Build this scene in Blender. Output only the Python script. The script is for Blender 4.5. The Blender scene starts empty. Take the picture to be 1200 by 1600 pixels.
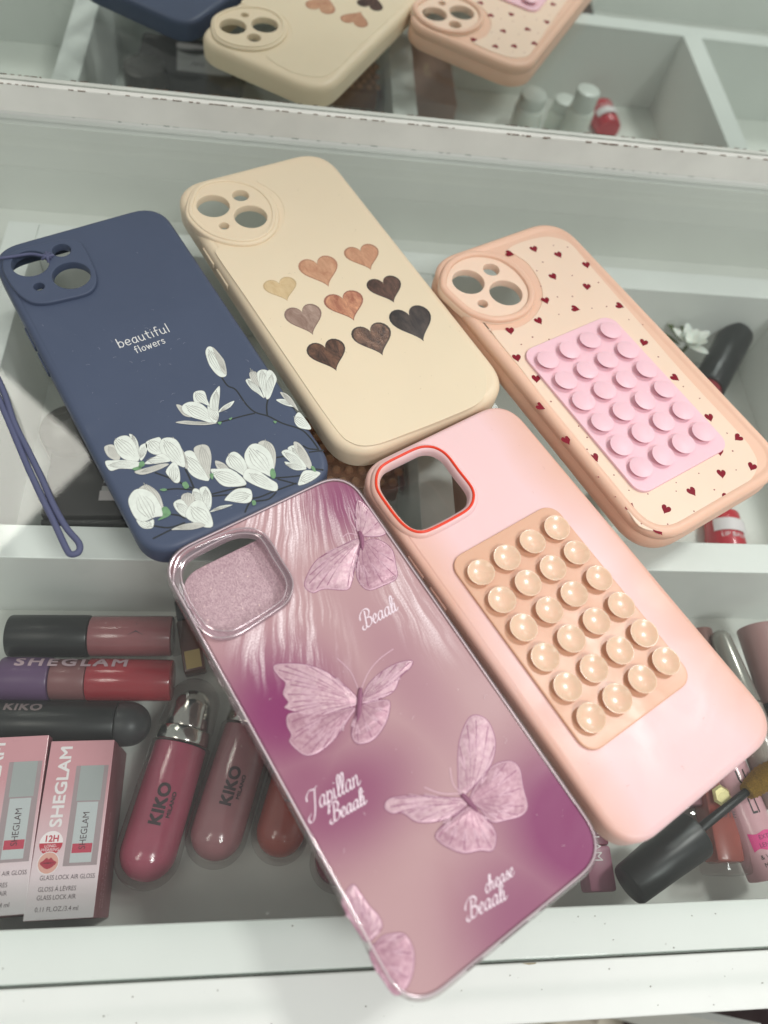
import bpy, bmesh, math, random
from mathutils import Vector, Matrix
from mathutils.geometry import tessellate_polygon
random.seed(7)
MM = 0.001
S = bpy.context.scene
COL = S.collection

# ------------------------------------------------------------------ camera
F, PITCH, ROLL, YAW, CAMH = 1150.25, math.radians(60.2175), math.radians(15.0038), math.radians(-15.2068), 242.49
_f = Vector((-math.sin(YAW)*math.cos(PITCH), math.cos(YAW)*math.cos(PITCH), -math.sin(PITCH)))
_r0 = Vector((math.cos(YAW), math.sin(YAW), 0)); _u0 = _r0.cross(_f)
RT = _r0*math.cos(ROLL) + _u0*math.sin(ROLL); UP = -_r0*math.sin(ROLL) + _u0*math.cos(ROLL)
def at(px, py, z):
    """photo pixel (1200x1600) -> world point in mm on the horizontal plane z"""
    d = _f*F + RT*(px-600) - UP*(py-800)
    t = (z-CAMH)/d.z
    return Vector((0, 0, CAMH)) + d*t
cam = bpy.data.objects.new('camera', bpy.data.cameras.new('camera')); COL.objects.link(cam)
cam.data.sensor_fit = 'VERTICAL'; cam.data.sensor_height = 36; cam.data.sensor_width = 27
cam.data.lens = F/1600*36
cam.data.clip_start = 0.01; cam.data.clip_end = 50
M = Matrix((RT, UP, -_f)).transposed().to_4x4(); M.translation = Vector((0, 0, CAMH*MM)); cam.matrix_world = M
cam.data.dof.use_dof = True; cam.data.dof.focus_distance = 0.285; cam.data.dof.aperture_fstop = 7.0
S.camera = cam
# ------------------------------------------------------------------ world + lamps (interior: soft ceiling lamps)
W = bpy.data.worlds.new('World'); S.world = W; W.use_nodes = True
bg = W.node_tree.nodes['Background']; bg.inputs[0].default_value = (0.83, 0.84, 0.82, 1); bg.inputs[1].default_value = 0.42
def area(name, loc, target, sx, sy, power, col):
    l = bpy.data.lights.new(name, 'AREA'); l.shape = 'RECTANGLE'; l.size = sx; l.size_y = sy; l.energy = power; l.color = col
    o = bpy.data.objects.new(name, l); COL.objects.link(o); o.location = loc
    o.rotation_euler = (Vector(target)-Vector(loc)).to_track_quat('-Z', 'Y').to_euler(); return o
area('ceiling_lamp', (0.78, 0.47, 1.35), (0.06, 0.10, 0), 0.20, 0.20, 9, (1.0, 0.98, 0.95))
area('ceiling_lamp', (0.70, -0.70, 1.5), (0.05, 0.12, 0), 0.42, 0.36, 13.5, (1.0, 1.0, 0.985))
area('ceiling_lamp', (-0.8, -0.4, 1.5), (0, 0.12, 0), 0.4, 0.4, 4.0, (1.0, 0.93, 0.86))
S.view_settings.view_transform = 'Standard'; S.view_settings.look = 'None'; S.view_settings.gamma = 1
S.view_settings.use_curve_mapping = False; S.view_settings.exposure = 0.04
S.render.resolution_x = 768; S.render.resolution_y = 1024
try:
    S.cycles.transparent_max_bounces = 24; S.cycles.max_bounces = 14; S.cycles.glossy_bounces = 8
except Exception: pass

# ------------------------------------------------------------------ materials
def lin(c):
    c = c/255.0
    return c/12.92 if c <= 0.04045 else ((c+0.055)/1.055)**2.4
def rgb(r, g, b, k=1.0): return (min(1, lin(r)*k), min(1, lin(g)*k), min(1, lin(b)*k), 1)
def N(nt, t, **kw):
    n = nt.nodes.new(t)
    for k, v in kw.items():
        if k.startswith('i_'): n.inputs[k[2:].replace('_', ' ')].default_value = v
        else: setattr(n, k, v)
    return n
def mat(name, col, rough=0.5, metal=0.0, spec=0.5, sss=0.0, coat=0.0, bump=0.0, bscale=900, vary=0.0, vscale=60, col2=None):
    m = bpy.data.materials.new(name); m.use_nodes = True; nt = m.node_tree; b = nt.nodes['Principled BSDF']
    b.inputs['Base Color'].default_value = col; b.inputs['Roughness'].default_value = rough
    b.inputs['Metallic'].default_value = metal; b.inputs['Specular IOR Level'].default_value = spec
    b.inputs['Coat Weight'].default_value = coat; b.inputs['Coat Roughness'].default_value = 0.08
    if sss:
        b.inputs['Subsurface Weight'].default_value = sss; b.inputs['Subsurface Radius'].default_value = (1, 0.6, 0.45)
        b.inputs['Subsurface Scale'].default_value = 0.0015
    tc = N(nt, 'ShaderNodeTexCoord')
    if vary or col2:
        no = N(nt, 'ShaderNodeTexNoise'); no.inputs['Scale'].default_value = vscale; no.inputs['Detail'].default_value = 5
        nt.links.new(tc.outputs['Object'], no.inputs['Vector'])
        mx = N(nt, 'ShaderNodeMix', data_type='RGBA')
        c2 = col2 or tuple(max(0, c*(1-vary)) for c in col[:3])+(1,)
        mr = N(nt, 'ShaderNodeMapRange'); mr.inputs[1].default_value = 0.35; mr.inputs[2].default_value = 0.65
        nt.links.new(no.outputs[0], mr.inputs[0]); nt.links.new(mr.outputs[0], mx.inputs[0])
        mx.inputs[6].default_value = col; mx.inputs[7].default_value = c2
        nt.links.new(mx.outputs[2], b.inputs['Base Color'])
    if metal < 0.9:
        n3 = N(nt, 'ShaderNodeTexNoise'); n3.inputs['Scale'].default_value = 38; n3.inputs['Detail'].default_value = 4; n3.inputs['Distortion'].default_value = 1.2
        nt.links.new(tc.outputs['Object'], n3.inputs['Vector'])
        m3 = N(nt, 'ShaderNodeMapRange'); m3.inputs[1].default_value = 0.35; m3.inputs[2].default_value = 0.68
        m3.inputs[3].default_value = rough*0.8; m3.inputs[4].default_value = min(1, rough*1.22)
        nt.links.new(n3.outputs[0], m3.inputs[0]); nt.links.new(m3.outputs[0], b.inputs['Roughness'])
    if bump:
        n2 = N(nt, 'ShaderNodeTexNoise'); n2.inputs['Scale'].default_value = bscale; n2.inputs['Detail'].default_value = 3
        nt.links.new(tc.outputs['Object'], n2.inputs['Vector'])
        bp = N(nt, 'ShaderNodeBump'); bp.inputs['Strength'].default_value = bump; bp.inputs['Distance'].default_value = 0.0002
        nt.links.new(n2.outputs[0], bp.inputs['Height']); nt.links.new(bp.outputs[0], b.inputs['Normal'])
    return m
def clear(name, tint=(1, 1, 1, 1), ior=1.45, rough=0.03, haze=0.0, hazecol=(1, 1, 1, 1)):
    """thin clear material: tinted transparency + Fresnel gloss (+ a little milky diffuse)"""
    m = bpy.data.materials.new(name); m.use_nodes = True; nt = m.node_tree; nt.nodes.remove(nt.nodes['Principled BSDF'])
    out = nt.nodes['Material Output']
    tr = N(nt, 'ShaderNodeBsdfTransparent'); tr.inputs[0].default_value = tint
    gl = N(nt, 'ShaderNodeBsdfGlossy'); gl.inputs['Roughness'].default_value = rough
    # Schlick reflectance from the view angle, the same for both sides of the sheet
    f0 = ((ior-1)/(ior+1))**2
    fr = N(nt, 'ShaderNodeLayerWeight'); fr.inputs[0].default_value = 0.5
    p5 = N(nt, 'ShaderNodeMath', operation='POWER'); p5.inputs[1].default_value = 5; nt.links.new(fr.outputs['Facing'], p5.inputs[0])
    ma = N(nt, 'ShaderNodeMath', operation='MULTIPLY_ADD'); ma.inputs[1].default_value = 1-f0; ma.inputs[2].default_value = f0; nt.links.new(p5.outputs[0], ma.inputs[0])
    mx = N(nt, 'ShaderNodeMixShader'); nt.links.new(ma.outputs[0], mx.inputs[0])
    src = tr.outputs[0]
    if haze:
        df = N(nt, 'ShaderNodeBsdfDiffuse'); df.inputs[0].default_value = hazecol
        m2 = N(nt, 'ShaderNodeMixShader'); m2.inputs[0].default_value = haze
        nt.links.new(tr.outputs[0], m2.inputs[1]); nt.links.new(df.outputs[0], m2.inputs[2]); src = m2.outputs[0]
    nt.links.new(src, mx.inputs[1]); nt.links.new(gl.outputs[0], mx.inputs[2]); nt.links.new(mx.outputs[0], out.inputs[0])
    return m

M_white = mat('white_laminate', rgb(232, 235, 231), 0.42, vary=0.06, vscale=14, bump=0.05, bscale=300)
M_inner = mat('drawer_interior_laminate', rgb(226, 228, 222), 0.5, vary=0.10, vscale=9)
M_dark = mat('dark_gap', rgb(50, 45, 40), 0.8)
M_rim = mat('brushed_white_trim', rgb(238, 237, 230), 0.38, vary=0.10, vscale=30, spec=0.6)
M_glass = clear('green_tinted_glass', (0.972, 0.986, 0.979, 1), 1.5, 0.0, 0.006, (0.8, 0.85, 0.82, 1))
M_glassedge = clear('glass_edge', (0.55, 0.72, 0.64, 1), 1.5, 0.05, 0.25, rgb(190, 210, 200))
M_silver = mat('polished_silver', rgb(205, 203, 196), 0.16, metal=1.0)
M_black = mat('black_plastic', rgb(26, 27, 28), 0.38, spec=0.5, vary=0.2)
M_clear = clear('clear_plastic', (0.93, 0.91, 0.91, 1), 1.45, 0.04)

# ------------------------------------------------------------------ mesh helpers
def link(name, bm_or_mesh, mats, parent=None, smooth=35, loc=None):
    if isinstance(bm_or_mesh, bmesh.types.BMesh):
        bm = bm_or_mesh
        bmesh.ops.recalc_face_normals(bm, faces=bm.faces)
        if smooth:
            for f in bm.faces: f.smooth = True
            for e in bm.edges:
                e.smooth = not (len(e.link_faces) == 2 and e.calc_face_angle(0) > math.radians(smooth))
        me = bpy.data.meshes.new(name); bm.to_mesh(me); bm.free()
    else: me = bm_or_mesh
    if not isinstance(mats, (list, tuple)): mats = [mats]
    for m in mats: me.materials.append(m)
    o = bpy.data.objects.new(name, me); COL.objects.link(o)
    if parent: o.parent = parent
    if loc is not None: o.location = loc
    return o
def tag(o, label=None, cat=None, group=None, kind=None):
    if label: o['label'] = label
    if cat: o['category'] = cat
    if group: o['group'] = group
    if kind: o['kind'] = kind
    return o
def empty(name, loc, rz=0, mtx=None):
    o = bpy.data.objects.new(name, None); COL.objects.link(o); o.empty_display_size = 0.01
    if mtx is not None: o.matrix_world = mtx
    else: o.location = Vector(loc)*MM; o.rotation_euler = (0, 0, rz)
    return o
def box_bm(x0, x1, y0, y1, z0, z1, bev=0.0, bm=None):
    bm = bm or bmesh.new()
    r = bmesh.ops.create_cube(bm, size=1)
    for v in r['verts']:
        v.co = Vector(((x0+x1)/2+v.co.x*(x1-x0), (y0+y1)/2+v.co.y*(y1-y0), (z0+z1)/2+v.co.z*(z1-z0)))*MM
    if bev:
        es = list({e for v in r['verts'] for e in v.link_edges})
        bmesh.ops.bevel(bm, geom=es, offset=bev*MM, segments=2, affect='EDGES', profile=0.5)
    return bm
def smoothloop(pts, n=8, closed=True):
    out = []; k = len(pts)
    rng = range(k) if closed else range(k-1)
    for i in rng:
        if closed: p0, p1, p2, p3 = pts[i-1], pts[i], pts[(i+1) % k], pts[(i+2) % k]
        else: p0, p1, p2, p3 = pts[max(i-1, 0)], pts[i], pts[i+1], pts[min(i+2, k-1)]
        for j in range(n):
            t = j/n
            out.append(tuple(0.5*((2*p1[a])+(-p0[a]+p2[a])*t+(2*p0[a]-5*p1[a]+4*p2[a]-p3[a])*t*t+(-p0[a]+3*p1[a]-3*p2[a]+p3[a])*t**3) for a in range(len(p1))))
    if not closed: out.append(tuple(pts[-1]))
    return out
def ccw(p):
    a = sum(p[i-1][0]*p[i][1]-p[i][0]*p[i-1][1] for i in range(len(p)))
    return p if a > 0 else p[::-1]
def rrect(w, h, r, n=12, cx=0, cy=0, pw=2.35):
    r = max(0.2, r); pts = []
    for qx, qy, a0 in ((1, 1, 0), (-1, 1, 90), (-1, -1, 180), (1, -1, 270)):
        for i in range(n+1):
            a = math.radians(a0+90*i/n); c, s = math.cos(a), math.sin(a)
            ex = 2/pw
            x = math.copysign(abs(c)**ex, c); y = math.copysign(abs(s)**ex, s)
            pts.append((cx+qx*(w/2-r)+r*x, cy+qy*(h/2-r)+r*y))
    return pts
def inset(loop, d):
    """offset a CCW loop inwards by d"""
    if abs(d) < 1e-6: return list(loop)
    n = len(loop); out = []
    for i in range(n):
        x0, y0 = loop[i-1][:2]; x1, y1 = loop[(i+1) % n][:2]
        tx, ty = x1-x0, y1-y0; L = math.hypot(tx, ty) or 1
        out.append((loop[i][0]-ty/L*d, loop[i][1]+tx/L*d))
    return out
def circle(cx, cy, r, n=36): return [(cx+r*math.cos(2*math.pi*i/n), cy+r*math.sin(2*math.pi*i/n)) for i in range(n)]
def lv(bm, loop, z): return [bm.verts.new((p[0]*MM, p[1]*MM, z*MM)) for p in loop]
def bridge(bm, a, b, mi=0):
    n = len(a)
    for i in range(n):
        f = bm.faces.new((a[i-1], a[i], b[i], b[i-1])); f.material_index = mi
def cap(bm, outer, holes=(), mi=0):
    loops = [outer]+list(holes); flat = [v for l in loops for v in l]
    for t in tessellate_polygon([[v.co.copy() for v in l] for l in loops]):
        try: f = bm.faces.new([flat[i] for i in t]); f.material_index = mi
        except ValueError: pass
def shell(outline, holes, H, wall=1.7, top=1.7, rb=3.0, zb=0.0, hb=0.35, bottom_open=True, prof=None, mi_top=0):
    """phone-case like shell: rounded outside, real openings, hollow underneath"""
    bm = bmesh.new()
    pr = prof or ([(0.9, zb), (0.25, zb+0.4), (0.0, zb+1.3)] + [(rb*(1-math.cos(a)), H-rb+rb*math.sin(a)) for a in [math.pi/2*i/7 for i in range(8)]] + [(rb+0.4, H)])
    loops = [lv(bm, inset(outline, i), z) for i, z in pr]
    for a, b in zip(loops, loops[1:]): bridge(bm, a, b)
    hv_t, hv_b = [], []
    for h in holes:
        l0 = lv(bm, inset(h, -hb-0.25), H); l1 = lv(bm, inset(h, -hb), H); l2 = lv(bm, inset(h, -hb*0.3), H-hb*0.35); l3 = lv(bm, h, H-hb); l4 = lv(bm, h, H-top)
        for a, b in ((l0, l1), (l1, l2), (l2, l3), (l3, l4)): bridge(bm, a, b)
        hv_t.append(l0); hv_b.append(l4)
    cap(bm, loops[-1], hv_t, mi_top)
    inner_t = lv(bm, inset(outline, wall), H-top)
    cap(bm, inner_t, hv_b)
    inner_b = lv(bm, inset(outline, wall), zb+0.2)
    bridge(bm, inner_t, inner_b); bridge(bm, inner_b, loops[0])
    return bm
def plate(outline, holes, z0, z1, bev=0.3, hb=None):
    """solid plate with softened upper rim and openings"""
    bm = bmesh.new(); hb = bev if hb is None else hb
    pr = [(0, z0)] + [(bev*(1-math.cos(a)), z1-bev+bev*math.sin(a)) for a in [math.pi/2*i/4 for i in range(5)]] + [(bev+min(0.3, bev), z1)]
    loops = [lv(bm, inset(outline, i), z) for i, z in pr]
    for a, b in zip(loops, loops[1:]): bridge(bm, a, b)
    ht, hbm = [], []
    for h in holes:
        q = [lv(bm, inset(h, -hb-0.2), z1), lv(bm, inset(h, -hb), z1), lv(bm, inset(h, -hb*0.3), z1-hb*0.3), lv(bm, h, z1-hb), lv(bm, h, z0)]
        for a, b in zip(q, q[1:]): bridge(bm, a, b)
        ht.append(q[0]); hbm.append(q[-1])
    cap(bm, loops[-1], ht); cap(bm, loops[0], hbm)
    return bm
def lathe(prof, n=32, bm=None, org=(0, 0, 0), cap0=True, cap1=True, mi=0):
    bm = bm or bmesh.new(); ls = []
    for r, z in prof:
        ls.append([bm.verts.new(((org[0]+r*math.cos(2*math.pi*i/n))*MM, (org[1]+r*math.sin(2*math.pi*i/n))*MM, (org[2]+z)*MM)) for i in range(n)])
    for a, b in zip(ls, ls[1:]): bridge(bm, a, b, mi)
    if cap0: bm.faces.new(ls[0][::-1]).material_index = mi
    if cap1: bm.faces.new(ls[-1]).material_index = mi
    return bm
def tube(path, r, n=12, bm=None, closed=False, mi=0):
    bm = bm or bmesh.new(); P = [Vector(p) for p in path]; k = len(P); rings = []
    rr = r if callable(r) else (lambda t: r)
    up = Vector((0, 0, 1))
    for i in range(k):
        a = P[i-1] if (i > 0 or closed) else P[i]; b = P[(i+1) % k] if (i < k-1 or closed) else P[i]
        t = (b-a).normalized(); s = t.cross(up)
        if s.length < 1e-4: s = t.cross(Vector((0, 1, 0)))
        s.normalize(); u = s.cross(t)
        q = rr(i/(k-1))
        rings.append([bm.verts.new((P[i]+(s*math.cos(2*math.pi*j/n)+u*math.sin(2*math.pi*j/n))*q)*MM) for j in range(n)])
    for a, b in zip(rings, rings[1:]): bridge(bm, a, b, mi)
    if closed: bridge(bm, rings[-1], rings[0], mi)
    else: bm.faces.new(rings[0][::-1]).material_index = mi; bm.faces.new(rings[-1]).material_index = mi
    return bm
def flat(loops_mi, bm=None, t=0.0):
    """printed flat shapes: list of (loop, z, material_index)"""
    bm = bm or bmesh.new()
    for loop, z, mi in loops_mi:
        cap(bm, lv(bm, ccw(list(loop)), z), (), mi)
    return bm
def ribbon(bm, path, w, z, mi=0, nib=None, caps=True, taper=False):
    """a flat pen stroke; nib = angle of a broad pen"""
    k = len(path); L = []; R = []
    for i in range(k):
        a = path[max(i-1, 0)]; b = path[min(i+1, k-1)]
        dx, dy = b[0]-a[0], b[1]-a[1]; l = math.hypot(dx, dy) or 1; dx /= l; dy /= l
        ww = w
        if nib is not None: ww = w*(0.28+0.95*abs(math.sin(math.atan2(dy, dx)-nib)))
        if taper: ww = w*(1-0.75*i/(k-1))
        zi = z+0.0006*i
        L.append(bm.verts.new(((path[i][0]-dy*ww/2)*MM, (path[i][1]+dx*ww/2)*MM, zi*MM)))
        R.append(bm.verts.new(((path[i][0]+dy*ww/2)*MM, (path[i][1]-dx*ww/2)*MM, zi*MM)))
    for i in range(k-1):
        bm.faces.new((L[i], R[i], R[i+1], L[i+1])).material_index = mi
    if caps and nib is None and not taper:
        for p in (path[0], path[-1]):
            c = [bm.verts.new(((p[0]+w/2*math.cos(2*math.pi*j/10))*MM, (p[1]+w/2*math.sin(2*math.pi*j/10))*MM, (z+0.002)*MM)) for j in range(10)]
            bm.faces.new(c).material_index = mi
def textmesh(body, size, align='LEFT', bold=0.0, space=1.0, sx=1.0, fit=None):
    """built-in font -> mesh in mm units (x right, y up)"""
    c = bpy.data.curves.new('t', 'FONT'); c.body = body; c.size = 1; c.align_x = align; c.offset = bold; c.space_character = space
    c.resolution_u = 3
    o = bpy.data.objects.new('t', c); COL.objects.link(o)
    bpy.context.view_layer.update()
    me = bpy.data.meshes.new_from_object(o.evaluated_get(bpy.context.evaluated_depsgraph_get()))
    bpy.data.objects.remove(o); bpy.data.curves.remove(c)
    if fit:
        xs = [v.co.x for v in me.vertices]; sx = fit/((max(xs)-min(xs))*size)
    for v in me.vertices: v.co = Vector((v.co.x*size*sx*MM, v.co.y*size*MM, 0))
    return me
def put_text(bm, body, size, org, ang=0, z=0, mi=0, fn=None, **kw):
    me = textmesh(body, size, **kw); c, s = math.cos(ang), math.sin(ang)
    if fn:      # fine mesh so that the letters can wrap round a tube
        tb = bmesh.new(); tb.from_mesh(me); bmesh.ops.triangulate(tb, faces=tb.faces)
        for _ in range(4):
            lg = [e for e in tb.edges if e.calc_length() > size*0.16*MM]
            if not lg: break
            bmesh.ops.subdivide_edges(tb, edges=lg, cuts=1); bmesh.ops.triangulate(tb, faces=tb.faces)
        tb.to_mesh(me); tb.free()
    base = {}
    for v in me.vertices:
        x, y = v.co.x/MM, v.co.y/MM
        X, Y = org[0]+x*c-y*s, org[1]+x*s+y*c
        p = fn(X, Y) if fn else Vector((X, Y, z))
        base[v.index] = bm.verts.new(p*MM)
    for p in me.polygons:
        try: bm.faces.new([base[i] for i in p.vertices]).material_index = mi
        except ValueError: pass
    bpy.data.meshes.remove(me)

# ------------------------------------------------------------------ stroke alphabets
CAS = {  # simple rounded handwriting
 'b': (0.85, [[(0, 1.65), (0.02, 0)], [(0.02, 0.7), (0.3, 1), (0.62, 0.8), (0.66, 0.35), (0.38, 0), (0.03, 0.2)]]),
 'e': (0.85, [[(0.03, 0.5), (0.62, 0.55), (0.52, 0.95), (0.2, 0.95), (0.02, 0.5), (0.15, 0.08), (0.42, 0), (0.65, 0.15)]]),
 'a': (0.88, [[(0.62, 0.8), (0.35, 1), (0.04, 0.65), (0.1, 0.12), (0.4, 0.02), (0.6, 0.35)], [(0.64, 1), (0.62, 0.35), (0.72, 0)]]),
 'u': (0.88, [[(0.02, 1), (0.04, 0.3), (0.28, 0), (0.58, 0.25), (0.62, 1)], [(0.62, 1), (0.62, 0.3), (0.7, 0)]]),
 't': (0.68, [[(0.24, 1.45), (0.25, 0.25), (0.48, 0)], [(0, 1), (0.52, 1.02)]]),
 'i': (0.36, [[(0.1, 1), (0.12, 0)], [(0.1, 1.38), (0.11, 1.42)]]),
 'f': (0.66, [[(0.55, 1.55), (0.32, 1.62), (0.22, 1.3), (0.22, 0)], [(0, 0.95), (0.48, 0.97)]]),
 'l': (0.36, [[(0.1, 1.65), (0.12, 0)]]),
 'o': (0.86, [[(0.34, 1), (0.03, 0.6), (0.14, 0.08), (0.45, 0.02), (0.66, 0.45), (0.52, 0.92), (0.34, 1)]]),
 'w': (1.08, [[(0, 1), (0.22, 0)], [(0.22, 0), (0.44, 0.85)], [(0.44, 0.85), (0.66, 0)], [(0.66, 0), (0.88, 1)]]),
 'r': (0.62, [[(0.04, 1), (0.05, 0)], [(0.05, 0.6), (0.25, 0.95), (0.5, 0.92)]]),
 's': (0.68, [[(0.5, 0.86), (0.25, 1), (0.05, 0.76), (0.45, 0.4), (0.45, 0.1), (0.2, 0), (0, 0.14)]])}
SCR = {  # flowing script drawn with a broad nib
 'a': (0.92, [[(0.62, 0.82), (0.38, 1), (0.06, 0.6), (0.1, 0.1), (0.34, 0.04), (0.58, 0.5), (0.66, 0.98)], [(0.66, 0.98), (0.58, 0.25), (0.7, 0), (0.95, 0.3)]]),
 'e': (0.7, [[(0.05, 0.42), (0.4, 0.55), (0.5, 0.86), (0.3, 1), (0.06, 0.6), (0.1, 0.1), (0.36, 0), (0.72, 0.35)]]),
 'l': (0.46, [[(0.02, 0.25), (0.3, 1), (0.42, 1.75), (0.25, 1.95), (0.12, 1.5), (0.08, 0.25), (0.22, 0), (0.48, 0.3)]]),
 'i': (0.46, [[(0.08, 1), (0.04, 0.25), (0.18, 0), (0.48, 0.3)], [(0.14, 1.4), (0.18, 1.5)]]),
 'p': (0.78, [[(0.1, 1.1), (0.02, 0.2), (-0.02, -0.85)], [(0.06, 0.6), (0.34, 1), (0.56, 0.7), (0.48, 0.15), (0.24, 0), (0.05, 0.25)], [(0.4, 0.02), (0.8, 0.3)]]),
 'n': (0.86, [[(0.06, 1), (0.02, 0)], [(0.04, 0.55), (0.34, 1), (0.5, 0.85), (0.46, 0.2), (0.58, 0), (0.88, 0.3)]]),
 'h': (0.86, [[(0.0, 0.4), (0.28, 1.4), (0.3, 1.9), (0.12, 1.7), (0.02, 0)], [(0.04, 0.55), (0.34, 1), (0.5, 0.85), (0.46, 0.2), (0.58, 0), (0.88, 0.3)]]),
 'c': (0.64, [[(0.5, 0.8), (0.32, 1), (0.06, 0.6), (0.1, 0.1), (0.34, 0), (0.66, 0.35)]]),
 's': (0.62, [[(0.0, 0.3), (0.35, 1.05), (0.36, 0.7), (0.5, 0.3), (0.32, 0.0), (0.06, 0.12)], [(0.4, 0.02), (0.66, 0.3)]]),
 'B': (1.2, [[(0.42, 1.9), (0.34, 1.0), (0.22, 0.1), (-0.1, -0.08), (-0.3, 0.2), (-0.12, 0.42)], [(-0.35, 1.1), (-0.25, 1.65), (0.2, 2.05), (0.75, 2.0), (0.98, 1.6), (0.74, 1.15), (0.38, 1.02)], [(0.5, 1.04), (0.98, 0.9), (1.0, 0.35), (0.62, 0.0), (0.3, 0.1)]]),
 'J': (1.0, [[(-0.3, 1.15), (-0.28, 1.6), (0.1, 1.98), (0.6, 1.9), (1.05, 2.05)], [(0.72, 1.95), (0.58, 1.0), (0.42, 0.0), (0.12, -0.7), (-0.3, -0.75), (-0.38, -0.35), (0.0, -0.05)]])}
def write(bm, word, alph, org, ang, xh, w, z, mi=0, slant=0.0, nib=None, gap=0.0, k=1.0):
    c, s = math.cos(ang), math.sin(ang); x = 0; zc = 0
    for ch in word:
        adv, strokes = alph[ch]
        for i, st in enumerate(strokes):
            pts = smoothloop(st, 6, False) if len(st) > 2 else st
            q = []
            for px, py in pts:
                X, Y = (x+px+slant*py)*xh*k, py*xh
                q.append((org[0]+X*c-Y*s, org[1]+X*s+Y*c))
            zc += 0.006; ribbon(bm, q, w, z+zc, mi, nib)
        x += adv+gap
    return x*xh*k

# ------------------------------------------------------------------ THE SETTING: counter, drawer, glass, mirror
ZD = -33.0      # tops of the drawer boards
ZF = -90.0      # drawer floor
def struct(name, bm, m, kind='structure', smooth=0): return tag(link(name, bm, m, smooth=smooth), kind=kind)
cab = empty('display_drawer', (60, 140, ZF))
tag(cab, 'open white laminate drawer divided into makeup compartments under the glass', 'drawer')
def cpart(name, bm, m=M_white):
    o = link(name, bm, m, smooth=0); o.parent = cab; o.matrix_parent_inverse = Matrix.Translation(-Vector((60, 140, ZF))*MM); return o
cpart('drawer_floor', box_bm(-420, 560, 0.1, 350.9, ZF-6, ZF), M_inner)
cpart('front_board', box_bm(-420, 560, -14.6, 0, ZF-6, ZD, 0.5))
cpart('drawer_face', box_bm(-420, 560, -32.2, -15.6, -170, ZD+0.2, 0.6))
cpart('gap_liner', box_bm(-420, 560, -15.7, -14.5, -120, ZD-2.2), M_dark)
cpart('divider', box_bm(-420, 560, 127, 141.5, ZF, ZD, 0.5))
cpart('divider', box_bm(-128.5, 560, 297.5, 313, ZF, ZD, 0.5))
cpart('divider', box_bm(57.5, 73, 141.6, 297.4, ZF, ZD-0.3, 0.5))
cpart('divider', box_bm(280, 294.5, 141.6, 297.4, ZF, ZD+0.3, 0.5))
cpart('divider', box_bm(-143.5, -128.6, 141.6, 313, ZF, ZD+0.2, 0.5))
cpart('rear_board', box_bm(-420, 560, 351, 351.9, ZF-6, ZD+2), M_inner)
cpart('rear_ledge', box_bm(-420, 560, 313.1, 350.9, -62, -58), M_inner)
# counter back, floor of the shop
struct('counter_wall', box_bm(-420, 560, 351.2, 364, ZD+2.1, -6.2), M_inner)
def speckle():
    m = mat('terrazzo_floor', rgb(190, 182, 165), 0.5); nt = m.node_tree; b = nt.nodes['Principled BSDF']
    tc = N(nt, 'ShaderNodeTexCoord'); v = N(nt, 'ShaderNodeTexVoronoi'); v.inputs['Scale'].default_value = 55
    nt.links.new(tc.outputs['Object'], v.inputs['Vector'])
    r = N(nt, 'ShaderNodeValToRGB'); r.color_ramp.elements[0].color = rgb(120, 105, 85); r.color_ramp.elements[1].color = rgb(205, 198, 180)
    r.color_ramp.elements[0].position = 0.15; r.color_ramp.elements[1].position = 0.6
    nt.links.new(v.outputs['Color'], r.inputs[0]); nt.links.new(r.outputs[0], b.inputs['Base Color']); return m
struct('floor', box_bm(-1500, 1600, -1200, -20, -402, -400), speckle())
# glass sheet
bm = box_bm(-420, 560, -13.2, 350, -6, 0, 0.4)
gl = link('glass_shelf', bm, [M_glass, M_glassedge], smooth=0)
for p in gl.data.polygons:
    if p.normal.y < -0.5 or abs(p.normal.x) > 0.5: p.material_index = 1
tag(gl, 'clear greenish glass shelf carrying the five phone cases', 'glass shelf')
# mirror with its pale lower trim
M_mirror = mat('mirror_silver', (0.80, 0.83, 0.81, 1), 0.012, metal=1.0)
mi = link('wall_mirror', box_bm(-420, 560, 352, 356, 1, 620), M_mirror, smooth=0)
mi.rotation_euler = (0, 0, 0)
tag(mi, 'wall mirror behind the glass shelf reflecting the upper phone cases', 'mirror')
tr = link('mirror_trim', box_bm(-420, 560, 348.5, 351.6, 2.2, 16.4, 0.4), M_rim, smooth=0)
tag(tr, 'pale worn trim strip running along the foot of the mirror', 'trim')
bm = bmesh.new()
for i in range(230):  # chipped, tarnished upper edge of the trim
    x = -200+i*2.2+random.uniform(-1, 1)
    if random.random() < 0.6: continue
    h = random.uniform(0.08, 0.4)*(1.5 if x > 90 else 0.4)
    box_bm(x, x+random.uniform(0.6, 3.5), 348.2, 348.46, 16.3-h, 16.5, 0, bm)
o = link('tarnish', bm, mat('tarnish', rgb(112, 84, 66), 0.7), tr, smooth=0)
bm = bmesh.new()
for i in range(150):
    x = -200+i*3.3+random.uniform(-1.5, 1.5)
    if random.random() < 0.75: continue
    box_bm(x, x+random.uniform(0.6, 3.8), 348.2, 348.46, 2.2, 2.25+random.uniform(0.05, 0.25), 0, bm)
link('lower_tarnish', bm, mat('grey_tarnish', rgb(140, 148, 140), 0.7), tr, smooth=0)

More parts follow.
